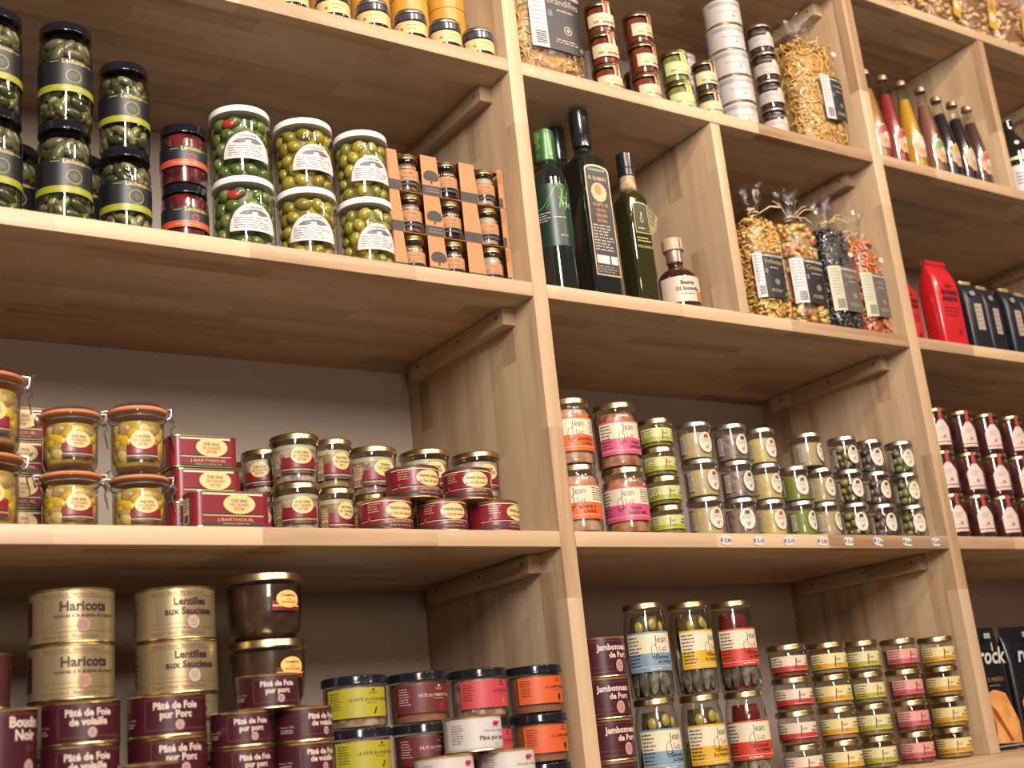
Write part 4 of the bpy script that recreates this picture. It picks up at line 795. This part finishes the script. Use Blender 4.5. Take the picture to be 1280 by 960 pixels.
def fill(parent, w_, d, z0, z1, fn, n, seed, core, name='pasta'):
    """pieces lying against the inside of the bag round a core of the same food"""
    rr = random.Random(seed); mb = MB()
    def sup(a, e=.62): c, s = math.cos(a), math.sin(a); return math.copysign(abs(c)**e, c), math.copysign(abs(s)**e, s)
    rings = []
    for t in [i/14 for i in range(15)]:
        k = (1-(2*t-1)**8)**.5*.5+.45 if t < .97 else .55; ring = []
        for i in range(28):
            a = 2*PI*i/28; cx, sy = sup(a); q = 1+rr.uniform(-.04, .04); ring.append(((w_/2-.007)*k*1.0*cx*q, (d/2-.007)*k*sy*q, z0+.004+(z1-z0-.010)*t))
        rings.append(ring)
    mb.rprism(rings, core)
    for i in range(n):
        z = rr.uniform(z0+.006, z1-.005); a = rr.uniform(0, 2*PI); cx, sy = sup(a); t = (z-z0)/(z1-z0); k = 1 if t < .85 else 1-.28*((t-.85)/.15)
        p = Vector(((w_/2-.0075)*cx*k, (d/2-.0075)*sy*k, z)); nrm = Vector((cx/w_, sy/d, 0)).normalized()
        if rr.random() < .18: p = Vector((p.x*rr.uniform(.2, .9), p.y*rr.uniform(.2, .9), z1-.004)); nrm = Vector((0, 0, 1))
        fn(mb, p, nrm, rr)
    for v in mb.bm.verts:
        v.co.x = min(max(v.co.x, -w_/2+.002), w_/2-.002); v.co.y = min(max(v.co.y, -d/2+.001), d/2-.001); v.co.z = max(v.co.z, z0+.0015)
    o = mb.build(name, parent, 0); tag(o, kind='stuff'); return o
def frame(n, rr):
    u = n.orthogonal().normalized(); v = n.cross(u); a = rr.uniform(0, 2*PI); return (u*math.cos(a)+v*math.sin(a)), (v*math.cos(a)-u*math.sin(a))
def p_ribbon(mats, L, wd, curl):
    def f(mb, p, n, rr):
        u, v = frame(n, rr); m = rr.choice(mats); pts = []; ph = rr.uniform(0, 6); R0 = L*rr.uniform(.5, 1.1); sp = rr.uniform(1.6, 4.5) if curl else .8
        for i in range(9):
            t = i/8-.5; pts.append(p+u*(R0*.5*math.sin(t*sp))+v*(R0*.5*(1-math.cos(t*sp)))+n*(.003*math.sin(6*t+ph)))
        vs = [[mb.bm.verts.new(q-(v*.6+n*.5)*wd*.5), mb.bm.verts.new(q+(v*.6+n*.5)*wd*.5)] for q in pts]
        for i in range(8): mb.face([vs[i][0], vs[i+1][0], vs[i+1][1], vs[i][1]], m, True)
    return f
def p_noodle(mats, L, rad, curl=True):
    def f(mb, p, n, rr):
        u, v = frame(n, rr); m = rr.choice(mats); pts = []; R0 = L*rr.uniform(.4, 1.0); sp = rr.uniform(2, 5) if curl else rr.uniform(.3, 1.2); ph = rr.uniform(0, 6)
        for i in range(9):
            t = i/8-.5; pts.append(p+u*(R0*.5*math.sin(t*sp))+v*(R0*.4*(1-math.cos(t*sp)))+n*(.004*math.sin(5*t+ph)))
        mb.tube(pts, rad, m, 5)
    return f
def p_ring(mats, R0, rad):
    def f(mb, p, n, rr):
        nn = (n+Vector((rr.uniform(-1, 1), rr.uniform(-1, 1), rr.uniform(-1, 1)))*.6).normalized(); u, v = frame(nn, rr); m = rr.choice(mats); q = rr.uniform(.8, 1.15)
        mb.tube([p+(u*math.cos(a)+v*math.sin(a))*R0*q+nn*.004*math.sin(2*a) for a in [1.75*PI*i/9 for i in range(10)]], rad, m, 6)
    return f
def p_chunk(mats, a, b, jit=.15):
    def f(mb, p, n, rr):
        m = rr.choice(mats); mb.blob(p, (a*rr.uniform(.7, 1.1), b*rr.uniform(.7, 1.2), a*rr.uniform(.6, 1)), m, Matrix.Rotation(rr.uniform(0, 6), 4, Vector((rr.uniform(-1, 1), rr.uniform(-1, 1), rr.uniform(-1, 1))).normalized()), 1, jit)
    return f
PL = P('#262126', .45); PW = P('#e4dfdc', .5); PG = P('#b9b29a', .5)
def bag_label(parent, w_, d, z0, z1, xs, xm, xe, word, dom=True, grey=False, price=None):
    """strip of bar code paper and dark panel, laid on the front face"""
    dk = P('#6b5f58', .5) if grey else PL; wt = P('#cfc9a8', .5) if grey else PW; lt = P('#b9b0a0') if grey else P('#cdbb9a')
    H = z1-z0; els = [Rc(xs, xm, z0, z1, wt, 1), Rc(xm, xe, z0, z1, dk, 1), *Bars(xs+.2*(xm-xs), xm-.15*(xm-xs), z0+.05*H, z0+.30*H, INK, 2, 9), *Lines(xs+.1*(xm-xs), xm-.1*(xm-xs), z0+.36*H, z1-.04*H, 9, P('#9a98a0'), 2, .3)]
    els[2:] = []  # bars are horizontal on these bags
    for k in range(6): els.append(Rc(xs+.25*(xm-xs), xm-.12*(xm-xs), z0+H*(.06+.035*k), z0+H*(.06+.035*k)+H*.018, INK, 2))
    els += Lines(xs+.12*(xm-xs), xm-.1*(xm-xs), z0+.34*H, z1-.04*H, 9, P('#9a98a0'), 2, .3)
    xc = (xm+xe)/2; ww = xe-xm
    els += [Tx('DOMAINE DE REBY', xc, z1-.085*H, ww*.125, PW, 2, .03, .95), Tx(word, xc, z1-.24*H, ww*.24, lt, 2, .0, .95), *Lines(xm+.3*ww, xe-.2*ww, z1-.36*H, z1-.30*H, 1, lt, 2, .4), El(xc+.05*ww, z0+.36*H, .11*ww, .11*ww, lt, 2), El(xc+.05*ww, z0+.36*H, .085*ww, .085*ww, dk, 3), El(xc+.05*ww, z0+.36*H, .045*ww, .045*ww, lt, 4), Rc(xm+.05*ww, xm+.17*ww, z1-.46*H, z1-.36*H, P('#5f86b8', .5), 2), El(xm+.08*ww, z1-.39*H, .04*ww, .03*H, P('#b54a52', .5), 3, 12),
            *Lines(xm+.2*ww, xe-.15*ww, z0+.12*H, z0+.20*H, 2, lt, 2, .4), El(xe-.10*ww, z0+.10*H, .05*ww, .07*H/1.6, P('#7f9a4a', .5), 2, 14)]
    # wrap on the bag front: superellipse section
    me = label_mesh('label', els, None, 0, plane=((0, 0, 0), (1, 0, 0), (0, 0, 1), (0, -1, 0)))
    bm = bmesh.new(); bm.from_mesh(me); n_ = int((xe-xs)/.006)
    for k in range(1, n_+1): bmesh.ops.bisect_plane(bm, geom=bm.verts[:]+bm.edges[:]+bm.faces[:], plane_co=(xs+(xe-xs)*k/(n_+1), 0, 0), plane_no=(1, 0, 0))
    for v in bm.verts:
        c = min(abs(v.co.x)/(w_/2*1.02), .995); s = (1-c**(1/.31*.5*2/1.0))**.31 if c > 0 else 1
        c_ = c**(1/.62); s = math.sqrt(max(0, 1-c_*c_))**.62
        v.co.y = v.co.y-(d/2*1.035)*max(s, .0)-.0008
    bm.to_mesh(me); bm.free(); return link('label', me, parent)
def raffia(parent, z, seed, r=.012):
    rr = random.Random(seed); mb = MB(); m = mat('raffia', (.62, .47, .28), .7)
    mb.tube([(r*math.cos(a), r*math.sin(a), z+.001*math.sin(3*a)) for a in [2*PI*i/14 for i in range(15)]], .0018, m, 5)
    for k in range(6):
        a = -PI/2+rr.uniform(-1.2, 1.2); L = rr.uniform(.04, .075); dz = rr.uniform(-.018, .02)
        mb.tube([(r*math.cos(a), r*math.sin(a), z), ((r+L*.5)*math.cos(a), (r+L*.3)*math.sin(a), z+dz+.006), ((r+L)*math.cos(a), (r+L*.4)*math.sin(a), z+dz*1.6)], .0011, m, 4)
    mb.build('raffia_tie', parent)
def tie_bag(kind, X, Y, Z, w_, d, hp, ht, fn, n, core, word, lab, lz, xs, xm, xe, rz=0, grey=False, tie=True, price=False, seed=1, group='clear bags of pasta', pin=.22):
    rt = root('pasta_bag', (X, Y, Z+EPS), math.radians(rz)); bag_shell(w_, d, hp, ht, seed, FILM, rt, pin=pin)
    fill(rt, w_*.97, d*.97, .001, hp*.93, fn, n, seed, core)
    bag_label(rt, w_, d, lz[0], lz[1], xs, xm, xe, word, grey=grey)
    if tie: raffia(rt, hp+.006, seed, w_/2*pin*1.0)
    if price:
        els = [El(0, 0, .0085, .0062, PW, 1), *Lines(-.005, .005, -.002, .002, 1, P('#7b7b90'), 2)]
        label(rt, els, plane=((price[0], -d/2-.0028, price[1]), (1, 0, 0), (0, 0, 1), (0, -1, 0)), name='price_label')
    tag(rt, lab, 'pasta bag', group); return rt
PY = [mat('egg_pasta', (0.640, 0.377, 0.082), .5), mat('egg_pasta_b', (0.574, 0.320, 0.066), .5), mat('egg_pasta_c', (0.689, 0.459, 0.148), .5)]
CORE_Y = mat('pasta_core', (.34, .17, .035), .8, noise=((.56, .32, .08), 110), bump=.8, p0=.45, p1=.6)
tie_bag('p1', .1085, .070, Z1, .190, .110, .36, .42, p_ribbon(PY[:2]+[mat('whole_pasta', (.58, .33, .09), .5)], .046, .0065, True), 640, CORE_Y, 'brandilles', 'broad clear bag of ribbon pasta with dark label next to the upright', (.060, .205), -.062, -.022, .074, 0, tie=False, seed=2)
tie_bag('p2', .9280, .078, Z1, .165, .120, .315, .385, p_noodle(PY, .052, .0017), 520, CORE_Y, 'nouilles', 'tall clear bag of tangled yellow noodles with dark label above the short bags', (.076, .196), -.012, .018, .070, -4, tie=False, seed=3, price=(.050, .262), pin=.42)
PMIX = [mat('veg_pasta_y', (.62, .43, .10), .5), mat('veg_pasta_g', (.22, .25, .08), .5), mat('veg_pasta_r', (.38, .09, .06), .5), mat('veg_pasta_o', (.60, .25, .06), .5), PY[0]]
PBLK = [mat('ink_pasta', (.025, .022, .025), .4), mat('ink_pasta_b', (.05, .042, .045), .4)]; PORG = [mat('lentil_pasta', (.55, .17, .05), .5), mat('lentil_pasta_b', (.42, .12, .035), .5), mat('lentil_pasta_c', (.65, .25, .08), .5)]
tie_bag('g1', .6380, .050, Z2, .108, .078, .262, .325, p_noodle(PY, .019, .0027), 560, CORE_Y, 'Vrillettes', 'short clear bag of small yellow pasta with dark label beside the wooden divider', (.050, .155), -.052, -.036, .024, 0, seed=4)
tie_bag('g2', .7530, .050, Z2, .108, .078, .268, .335, p_chunk(PMIX, .0085, .0105), 420, mat('mix_core', (.30, .16, .05), .7), 'Céréales', 'clear raffia-tied bag of mixed coloured pasta with dark label', (.050, .158), -.052, -.024, .042, 0, seed=5)
tie_bag('g3', .8680, .050, Z2, .104, .076, .272, .335, p_ring(PBLK, .0075, .0032), 230, mat('black_core', (.02, .018, .02), .6), 'élégance', 'clear raffia-tied bag of black pasta with grey-brown label', (.045, .155), -.048, -.018, .044, 0, grey=True, seed=6, price=(.024, .188))
tie_bag('g4', .9765, .055, Z2, .092, .076, .262, .318, p_ring(PORG, .0072, .0034), 230, mat('orange_core', (.30, .08, .02), .6), 'corail', 'clear bag of orange ring pasta with grey-brown label against the upright', (.045, .155), -.042, -.015, .036, 0, grey=True, seed=7, price=(.028, .192))
NUT = [mat('dried_fruit', (.36, .17, .06), .5), mat('dried_fruit_b', (.55, .32, .12), .5), mat('dried_fruit_c', (.24, .09, .035), .5), mat('dried_fruit_d', (.62, .45, .25), .5)]
for i, (X, Y) in enumerate(((1.175, .07), (1.335, .07), (1.495, .07), (1.655, .07), (1.815, .07), (1.97, .07))):
    rt = root('snack_bag', (X, Y, Z0+EPS), math.radians(R_.uniform(-6, 6))); bag_shell(.150, .105, .20, .25, 20+i, FILM, rt); fill(rt, .145, .1, .001, .185, p_chunk(NUT, .0085, .013), 330, 30+i, mat('fruit_core', (.20, .09, .03), .7), 'dried_fruit')
    yl = P('#d9a928', .5); els = [Rc(-.017, .017, .030, .130, yl, 1), El(0, .070, .012, .016, P('#efe3c0', .5), 2), *Lines(-.012, .012, .095, .120, 3, DARKINK, 2, .35)]
    label(rt, els, plane=((.030, -.0585, .012), (.97, -.05, -.22), (.22, 0, .97), (0, -1, 0)), txt='tilted yellow label')
    tag(rt, 'clear bag of dried fruit and nuts with yellow label, '+('first', 'second', 'third', 'fourth', 'fifth', 'sixth')[i]+' along the highest shelf', 'snack bag', 'bags of dried fruit')
# ------------------------------------------------------------------ bottles
DG = mat('dark_bottle_glass', (.010, .012, .010), .06, 0, coat=1.0, spec=.7); OILG = mat('oil_bottle', (.028, .024, .006), .06, 0, coat=1.0, spec=.7)
CAPB = mat('black_cap', (.012, .012, .014), .25, coat=.5)
# round green-labelled bottle
rt = root('olive_oil_bottle', (.0775, .0600, Z2+EPS)); r = .0385
mb = MB(); mb.lathe([(r-.004, 0), (r, .003), (r, .245), (r-.003, .262), (r-.014, .280), (.0165, .292), (.0160, .305)], DG, 40); mb.build('bottle_body', rt)
GF = mat('green_foil', (.05, .13, .05), .3, .4, noise=((.16, .34, .06), 30), p0=.52, p1=.56)
mb = MB(); mb.lathe([(.0195, .290), (.0225, .293), (.0225, .350), (.0205, .362), (.010, .364)], GF, 32); mb.build('foil_cap', rt)
gl = P('#12372c', .4); lg = P('#5fae3c', .4)
def swirl(x, z, s, m, l, n=22, w0=.0022, ph=0, amp=1):
    a = [(x+s*(t*1.0), z+s*amp*.35*math.sin(t*5+ph)) for t in [i/n-.5 for i in range(n+1)]]
    return Pg([(px, pz+w0*.5) for px, pz in a]+[(px, pz-w0*.5) for px, pz in a[::-1]], m, l)
els = [Rc(-.058, .054, .098, .232, gl, 1), swirl(-.012, .205, .075, lg, 2), swirl(.004, .200, .05, lg, 2, ph=1.5, amp=1.5), Pg([(.004, .180), (.008, .180), (.019, .222), (.015, .222)], lg, 2), Pg([(.017, .176), (.021, .176), (.030, .216), (.026, .216)], lg, 2), Pg([(.004, .199), (.030, .202), (.030, .205), (.004, .202)], lg, 2), Tx('Hc', .024, .182, .022, PW, 3, -.01), *Lines(-.045, -.012, .150, .172, 4, PW, 2, .3), *Lines(-.008, .020, .156, .161, 1, PW, 2), Tx('500 ml', .010, .118, .006, PW, 2, 0)]
label(rt, els, r+.0003, .35); tag(rt, 'dark round oil bottle with green swirl foil and green label', 'bottle', 'oil bottles')
rt = root('olive_oil_bottle', (.1780, .1450, Z2+EPS)); r = .0335
mb = MB(); mb.lathe([(r-.004, 0), (r, .003), (r, .290), (r-.004, .312), (r-.014, .335), (.0170, .352), (.0160, .36)], DG, 40); mb.build('bottle_body', rt)
mb = MB(); mb.lathe([(.0185, .354), (.0195, .356), (.0195, .430), (.018, .434), (.010, .4345)], CAPB, 32); mb.build('cap', rt)
label(rt, [Rc(-.020, .008, .290, .304, PW, 1), *Lines(-.017, .005, .293, .301, 1, DARKINK, 2)], r+.0003, .6, name='price_label'); tag(rt, 'dark bottle with black cap standing behind the green-labelled bottle', 'bottle', 'oil bottles')
def square_bottle(X, Y, s, hs, hcap, h, body, capm, neck, rz):
    rt = root('olive_oil_bottle', (X, Y, Z2+EPS), math.radians(rz)); rc = s*.20
    def loop(k, z, rr):
        pts = []; hw = s/2*k; rr = min(rr, hw*.999)
        for cx, cy, a0 in ((hw-rr, -hw+rr, -PI/2), (hw-rr, hw-rr, 0), (-hw+rr, hw-rr, PI/2), (-hw+rr, -hw+rr, PI)):
            for i in range(6):
                a = a0+PI/2*i/5; pts.append((cx+rr*math.cos(a), cy+rr*math.sin(a), z))
        return pts
    mb = MB(); mb.rprism([loop(.92, 0, rc), loop(1, .004, rc), loop(1, hs-.006, rc), loop(.96, hs, rc), loop(.80, hs+.010, s*.3), loop(neck/s*2.1, hs+.020, neck), loop(neck/s*2, hs+.030, neck), loop(neck/s*2, hcap+.004, neck)], body)
    mb.build('bottle_body', rt, 50)
    mb = MB(); c = neck+.0050; mb.lathe([(c-.001, hcap), (c, hcap+.001), (c, hcap+(h-hcap)*.30), (c-.0012, hcap+(h-hcap)*.32), (c, hcap+(h-hcap)*.34), (c, h-.003), (c-.003, h)], capm, 32); mb.build('cap', rt)
    return rt
rt = square_bottle(.1840, .0700, .0710, .318, .350, .437, DG, CAPB, .0160, 0)
arch = lambda hw, z0, z1, dz: [(-hw, z0), (hw, z0)]+[(hw*math.cos(a), z1+dz*math.sin(a)) for a in [PI*i/16 for i in range(17)]]
els = [Pg(arch(.031, .052, .286, .013), mat('bronze_print', (.50, .36, .20), .4, .5), 1), Pg(arch(.0285, .055, .284, .011), PL, 2), Tx('COOPERATIVA', 0, .2845, .0062, PW, 3, .02), Tx('EL QUEJIGO', 0, .2640, .0105, P('#d8b88c'), 3, .03, .82), El(0, .2365, .0195, .0215, P('#e8c79a'), 3), El(-.002, .2420, .009, .012, P('#c98b50'), 4), 
       *[Tx(t, 0, .2050-.0118*i, .0098, P('#c98b5c'), 3, .03, .85) for i, t in enumerate(('ACEITE DE', 'OLIVA', 'VIRGEN', 'EXTRA'))], *Lines(-.026, .026, .105, .165, 9, P('#bdb3a8'), 3, .45), Rc(-.026, .006, .078, .096, PW, 3), Rc(.010, .026, .078, .096, PW, 3), *Lines(-.026, .024, .058, .074, 3, P('#a59a90'), 3, .4)]
label(rt, els, plane=((0, -.0357, 0), (1, 0, 0), (0, 0, 1), (0, -1, 0)), txt='black label with bronze border'); tag(rt, 'tall square black oil bottle with bronze-edged black label', 'bottle', 'oil bottles')
rt = square_bottle(.2835, .0560, .0560, .243, .296, .351, OILG, CAPB, .0130, 0)
mb = MB(); mb.lathe([(.0160, .262), (.0185, .266), (.0160, .296), (.0150, .304)], mat('kraft_collar', (.45, .33, .20), .6, noise=((.28, .18, .09), 60)), 24); mb.build('paper_collar', rt)
yl = mat('gold_line', (.62, .55, .20), .4, .3); els = [Pg(arch(.019, .158, .222, .006), yl, 1), Pg(arch(.0178, .1595, .221, .005), mat('olive_panel', (.025, .022, .008), .3), 2), El(0, .189, .0042, .0065, yl, 3), El(0, .189, .003, .005, mat('olive_panel', ()), 4), El(0, .201, .0016, .005, yl, 3), *Lines(-.012, .012, .166, .172, 1, yl, 3, .4), *Lines(-.018, .018, .137, .150, 2, yl, 3, .35), Tx('ECOLÓGICO', 0, .1250, .0078, P('#cfc25a'), 3, .02, .85)]
label(rt, els, plane=((0, -.0282, 0), (1, 0, 0), (0, 0, 1), (0, -1, 0)), txt='olive panel with thin gold outline')
mb = MB(); pts = [(.028, -.020, .232), (.060, -.012, .208), (.052, -.010, .178), (.029, -.018, .160)]; fr = [mb.bm.verts.new(p) for p in pts]; bk = [mb.bm.verts.new((x, y+.0006, z)) for x, y, z in pts]; TG = P('#b9a878', .6); mb.face(fr, TG); mb.face(bk[::-1], TG); [mb.face([fr[i], bk[i], bk[(i+1) % 4], fr[(i+1) % 4]], TG) for i in range(4)]
for k in range(4): mb.tube([(.030, -.0208, .226-.012*k), (.050-.002*k, -.0160, .208-.007*k)], .0006, DARKINK, 4)
mb.build('hang_tag', rt, 0); tag(rt, 'square olive-brown oil bottle with black cap and folded paper tag', 'bottle', 'oil bottles')
rt = root('balsamic_bottle', (.3770, .0470, Z2+EPS)); r = .0435
mb = MB(); mb.lathe([(r-.006, 0), (r, .004), (r, .066), (r-.004, .078), (r-.014, .089), (.0170, .096), (.0155, .110), (.0165, .128)], mat('balsamic_glass', (.035, .012, .008), .06, coat=1.0, spec=.7), 40); mb.build('bottle_body', rt)
mb = MB(); mb.lathe([(.0190, .134), (.0225, .136), (.0225, .160), (.0200, .163), (.010, .1635)], mat('wood_stopper', (.50, .34, .22), .5), 32); mb.build('stopper', rt)
mb = MB(); mb.lathe([(.0168, .108), (.0180, .110), (.0180, .134)], mat('copper_neck', (.50, .36, .24), .4, .7), 32, cap0=False, cap1=False)
mb.build('neck_foil', rt)
els = [Rc(-.002, .002, .108, .134, P('#b5402c'), 1), Rc(.002, .006, .108, .134, PW, 1), Rc(.006, .010, .108, .134, P('#3f4f8c'), 1)]
label(rt, els, .0182, .3, name='tricolour_strip'); label(rt, [Rc(-.002, .002, .136, .160, P('#b5402c'), 1), Rc(.002, .006, .136, .160, PW, 1), Rc(.006, .010, .136, .160, P('#3f4f8c'), 1)], .0226, .0, name='tricolour_strip')
els = [Rc(-.055, .046, .010, .066, P('#e6d3bd', .5), 1), Tx('LE', -.004, .0590, .0050, INK, 2), Tx('Baume', .006, .0475, .0125, INK, 2, .035, .9), Tx('DE Bouteville', .006, .0345, .0110, INK, 2, .03, .85), *Lines(-.010, .022, .024, .029, 1, DARKINK, 2), Rc(.026, .046, .010, .034, P('#c98544', .5), 2)]
label(rt, els, r+.0003, .42); tag(rt, 'small round balsamic bottle with cream label and tricolour stopper strip', 'bottle', 'vinegar bottles')
# juice bottles
def juice(c, lc, h=.281):
    def mk():
        rt = root('juice_bottle'); r = .0298; k = h/.281
        prof = [(r-.004, 0), (r, .003), (r, .095*k), (r*.97, .120*k), (r*.85, .155*k), (r*.66, .195*k), (r*.48, .232*k), (.0122, .258*k), (.0118, .268*k)]
        mb = MB(); mb.lathe(prof, GLASS, 36); mb.build('glass_body', rt)
        mb = MB(); mb.lathe(prof_scale(prof, .002, .004, .222*k), c, 32); mb.build('juice', rt)
        mb = MB(); mb.lathe([(.0135, h-.017), (.0152, h-.016), (.0145, h-.006), (.0135, h-.002), (.009, h)], mat('crown_cap', (.42, .30, .22), .35, .8), 24); mb.build('crown_cap', rt)
        cx, cz = 0, .080; n = 40; pts = [((.0225+.0018*math.sin(9*2*PI*i/n))*math.cos(2*PI*i/n), cz+(.034+.0024*math.sin(9*2*PI*i/n))*math.sin(2*PI*i/n)) for i in range(n)]; pt2 = [(x*.9, cz+(z-cz)*.92) for x, z in pts]
        els = [Pg(pts, P('#e9d3bf', .5), 1), Pg(pt2, P('#d9a678', .5), 2), Pg([(x, z) for x, z in pt2 if z > cz+.002], lc, 3), El(.006, cz+.002, .0105, .010, P('#e6e6ea', .5), 4), *Lines(.0, .012, cz-.003, cz+.006, 2, P('#6a86b0'), 5, .35), El(-.004, cz-.016, .006, .005, P('#c98a4c', .5), 4, 12)]
        label(rt, els, lambda z: prof_r(prof, z)+.0004, math.radians(2), txt='scalloped picture label'); return rt
    return mk
def prof_r(prof, z):
    for (ra, za), (rb, zb) in zip(prof, prof[1:]):
        if za <= z <= zb: return ra+(rb-ra)*((z-za)/(zb-za) if zb > za else 0)
    return prof[-1][0]
JC = [('amber', mat('juice_amber', (0.288, 0.130, 0.036), .2), P('#b5463c', .5), .281, 1.138), ('red', mat('juice_red', (0.245, 0.025, 0.022), .2), P('#c2402c', .5), .281, 1.2075), ('yellow', mat('juice_yellow', (0.475, 0.238, 0.018), .2), P('#d5cdb0', .5), .281, 1.2800),
      ('brownish pink', mat('juice_pink', (0.216, 0.079, 0.050), .2), P('#7f9a3c', .5), .281, 1.3590), ('dark', mat('juice_dark', (0.022, 0.014, 0.020), .15), P('#c9a23c', .5), .266, 1.4200), ('dark plum', mat('juice_dark2', (0.025, 0.013, 0.016), .15), P('#c9b89c', .5), .266, 1.4860), ('dusky brown', mat('juice_dark3', (0.072, 0.032, 0.029), .15), P('#b5643c', .5), .266, 1.5495)]
for i, (nm, m_, lc, h, X) in enumerate(JC):
    put('juice'+nm, juice(m_, lc, h), (X, .060, Z1+EPS), math.radians((0, 4, -8, 0, 10, 6, 2)[i]), f'slim capped bottle of {nm} juice with scalloped label, {("first","second","third","fourth","fifth","sixth","last")[i]} in the row of bottles', 'bottle', 'juice bottles')
rt = root('wine_bottle', (1.7450, .070, Z1+EPS)); r = .0460
mb = MB(); mb.lathe([(r-.005, 0), (r, .004), (r, .150), (r-.003, .172), (r-.012, .195), (.024, .212), (.017, .222), (.015, .250), (.016, .252), (.016, .262)], DG, 40); mb.build('bottle_body', rt)
label(rt, [Rc(-.05, .05, .030, .110, PW, 1), *Lines(-.03, .03, .05, .09, 4, DARKINK, 2), Rc(-.05, .05, .128, .136, mat('gold_line', ()), 1), El(-.01, .178, .007, .006, PW, 1, 12)], r+.0003, .5); tag(rt, 'dark wine bottle with white label beyond the wooden divider', 'bottle', 'wine bottles')
# ------------------------------------------------------------------ third bay, bag row
def coffee_bag(w_, d, h, m, clip, els, rt_name='coffee_bag'):
    def mk():
        rt = root(rt_name)
        def loop(kx, ky, z, e=.35):
            pts = []
            for i in range(32):
                a = 2*PI*i/32; c, s = math.cos(a), math.sin(a); pts.append((w_/2*kx*math.copysign(abs(c)**e, c), d/2*ky*math.copysign(abs(s)**e, s), z))
            return pts
        mb = MB(); mb.rprism([loop(.94, .94, 0), loop(1, 1, .006), loop(.99, 1.0, h*.35), loop(1, .98, h*.66), loop(.96, .80, h*.78), loop(.84, .42, h*.90), loop(.78, .12, h*.945), loop(.78, .07, h*.955)], m); mb.build('bag_body', rt, 55)
        mb = MB()
        if clip: mb.box(-w_*.27, w_*.27, -.0045, .0045, h*.93, h*.985, clip, .001); mb.build('clip', rt)
        else: mb.tube([(-w_*.40, 0, h*.972), (w_*.40, 0, h*.972)], h*.032, m, 10); mb.build('rolled_top', rt)
        label(rt, els, plane=((0, -d/2*1.0-.0006, 0), (1, 0, 0), (0, 0, 1), (0, -1, 0)), name='label' if clip else 'printed_text'); return rt
    return mk
RB = mat('red_foil', (.50, .018, .022), .28, .15, noise=((.55, .015, .02), 14), bump=.6, coat=.4); BB = mat('black_foil', (.009, .010, .015), .38, 0, noise=((.012, .013, .019), 14), bump=.6, spec=.4)
rel = [Tx('Les', 0, .158, .017, P('#5b0d14'), 1, .03), Tx('BONNES', .0, .139, .0155, P('#4a0a10'), 1, .06, .9), Tx('MAISON', .0, .122, .0155, P('#4a0a10'), 1, .06, .9), *Lines(-.026, .028, .080, .108, 3, P('#8c1018'), 1, .3), El(.014, .040, .005, .007, P('#5b0d14'), 1)]
put('rbag', coffee_bag(.088, .062, .238, RB, None, rel), (1.2560, .0560, Z2+EPS), math.radians(-4), 'bright red foil bag with rolled top and dark printed words', 'coffee bag', 'red foil bags')
put('rbag', None, (1.1430, .090, Z2+EPS), math.radians(8), 'red foil bag partly hidden behind the upright and the front red bag', 'coffee bag', 'red foil bags', (1, 1, .86))
bel = [Rc(-.012, .012, .055, .125, P('#b9a895', .5), 1), *Lines(-.010, .010, .060, .120, 5, P('#8a7a6a'), 2, .3), El(-.010, .152, .010, .007, P('#9a948e', .5), 1)]
CLIP = mat('gold_clip', (.60, .44, .22), .4, .6)
for i, X in enumerate((1.3580, 1.4380, 1.5180, 1.5980, 1.6780, 1.758, 1.838)):
    put('kbag', coffee_bag(.070, .060, .198, BB, CLIP, bel), (X, .0520+.01*(i % 2), Z2+EPS), math.radians((-8, 2, -3, 3, 0, 2, -3)[i]), 'black foil bag with gold clip and beige label, '+('first', 'second', 'third', 'fourth', 'fifth', 'sixth', 'seventh')[i]+' after the red bags', 'coffee bag', 'black foil bags')
# ------------------------------------------------------------------ third bay, packets on the counter
def packet():
    rt = root('snack_packet'); w_, d, h = .128, .045, .272; pk = P('#17161c', .3)
    def loop(kx, ky, z):
        return [(w_/2*kx*math.copysign(abs(math.cos(a))**.4, math.cos(a)), d/2*ky*math.copysign(abs(math.sin(a))**.7, math.sin(a)), z) for a in [2*PI*i/36 for i in range(36)]]
    mb = MB(); mb.rprism([loop(.97, .5, 0), loop(1, .8, .01), loop(1, 1, .05), loop(1, 1, .19), loop(.99, .6, .235), loop(.99, .10, .258), loop(1.0, .06, h)], pk); mb.build('packet_body', rt, 50)
    cr = mat('crisp_print', (.66, .32, .09), .4, noise=((.52, .22, .06), 30), bump=0); cr2 = P('#a8542a', .4)
    els = [Tx('rock', .004, .190, .052, PW, 2, .02, .95, .2), Rc(-.006, .016, .246, .258, P('#b5b0a8', .5), 2), Pg([(.012, .216), (.018, .218), (.017, .238), (.012, .234)], P('#c9b88a', .4), 2), Tx('EL PIMIENTO', .006, .150, .0125, P('#8c6a4a', .4), 2, .03, .8), *Lines(-.02, .03, .138, .144, 1, P('#8a8078'), 2, .4),
           Pg([(-.058, .030), (-.030, .016), (.058, .012), (.060, .060), (.030, .122), (.012, .128), (-.010, .132), (-.036, .124), (-.056, .100)], cr, 2), Pg([(-.030, .100), (-.012, .086), (.012, .046), (.028, .020), (.018, .016), (-.004, .050), (-.026, .080)], cr2, 3), El(-.036, .052, .012, .030, cr2, 3), Rc(-.060, .060, .0075, .0105, P('#a8a8b0', .3), 3)]
    label(rt, els, plane=((0, -d/2-.0008, 0), (1, 0, 0), (0, 0, 1), (0, -1, 0)), name='printed_front'); return rt
put('pkt', packet, (1.1740, .084, Z4+EPS), 0, 'black snack packet with golden crisp picture beside the upright', 'snack packet', 'snack packets')
put('pkt', None, (1.3360, .098, Z4+EPS), 0, 'second black snack packet with golden crisp picture, farther along the counter', 'snack packet', 'snack packets')
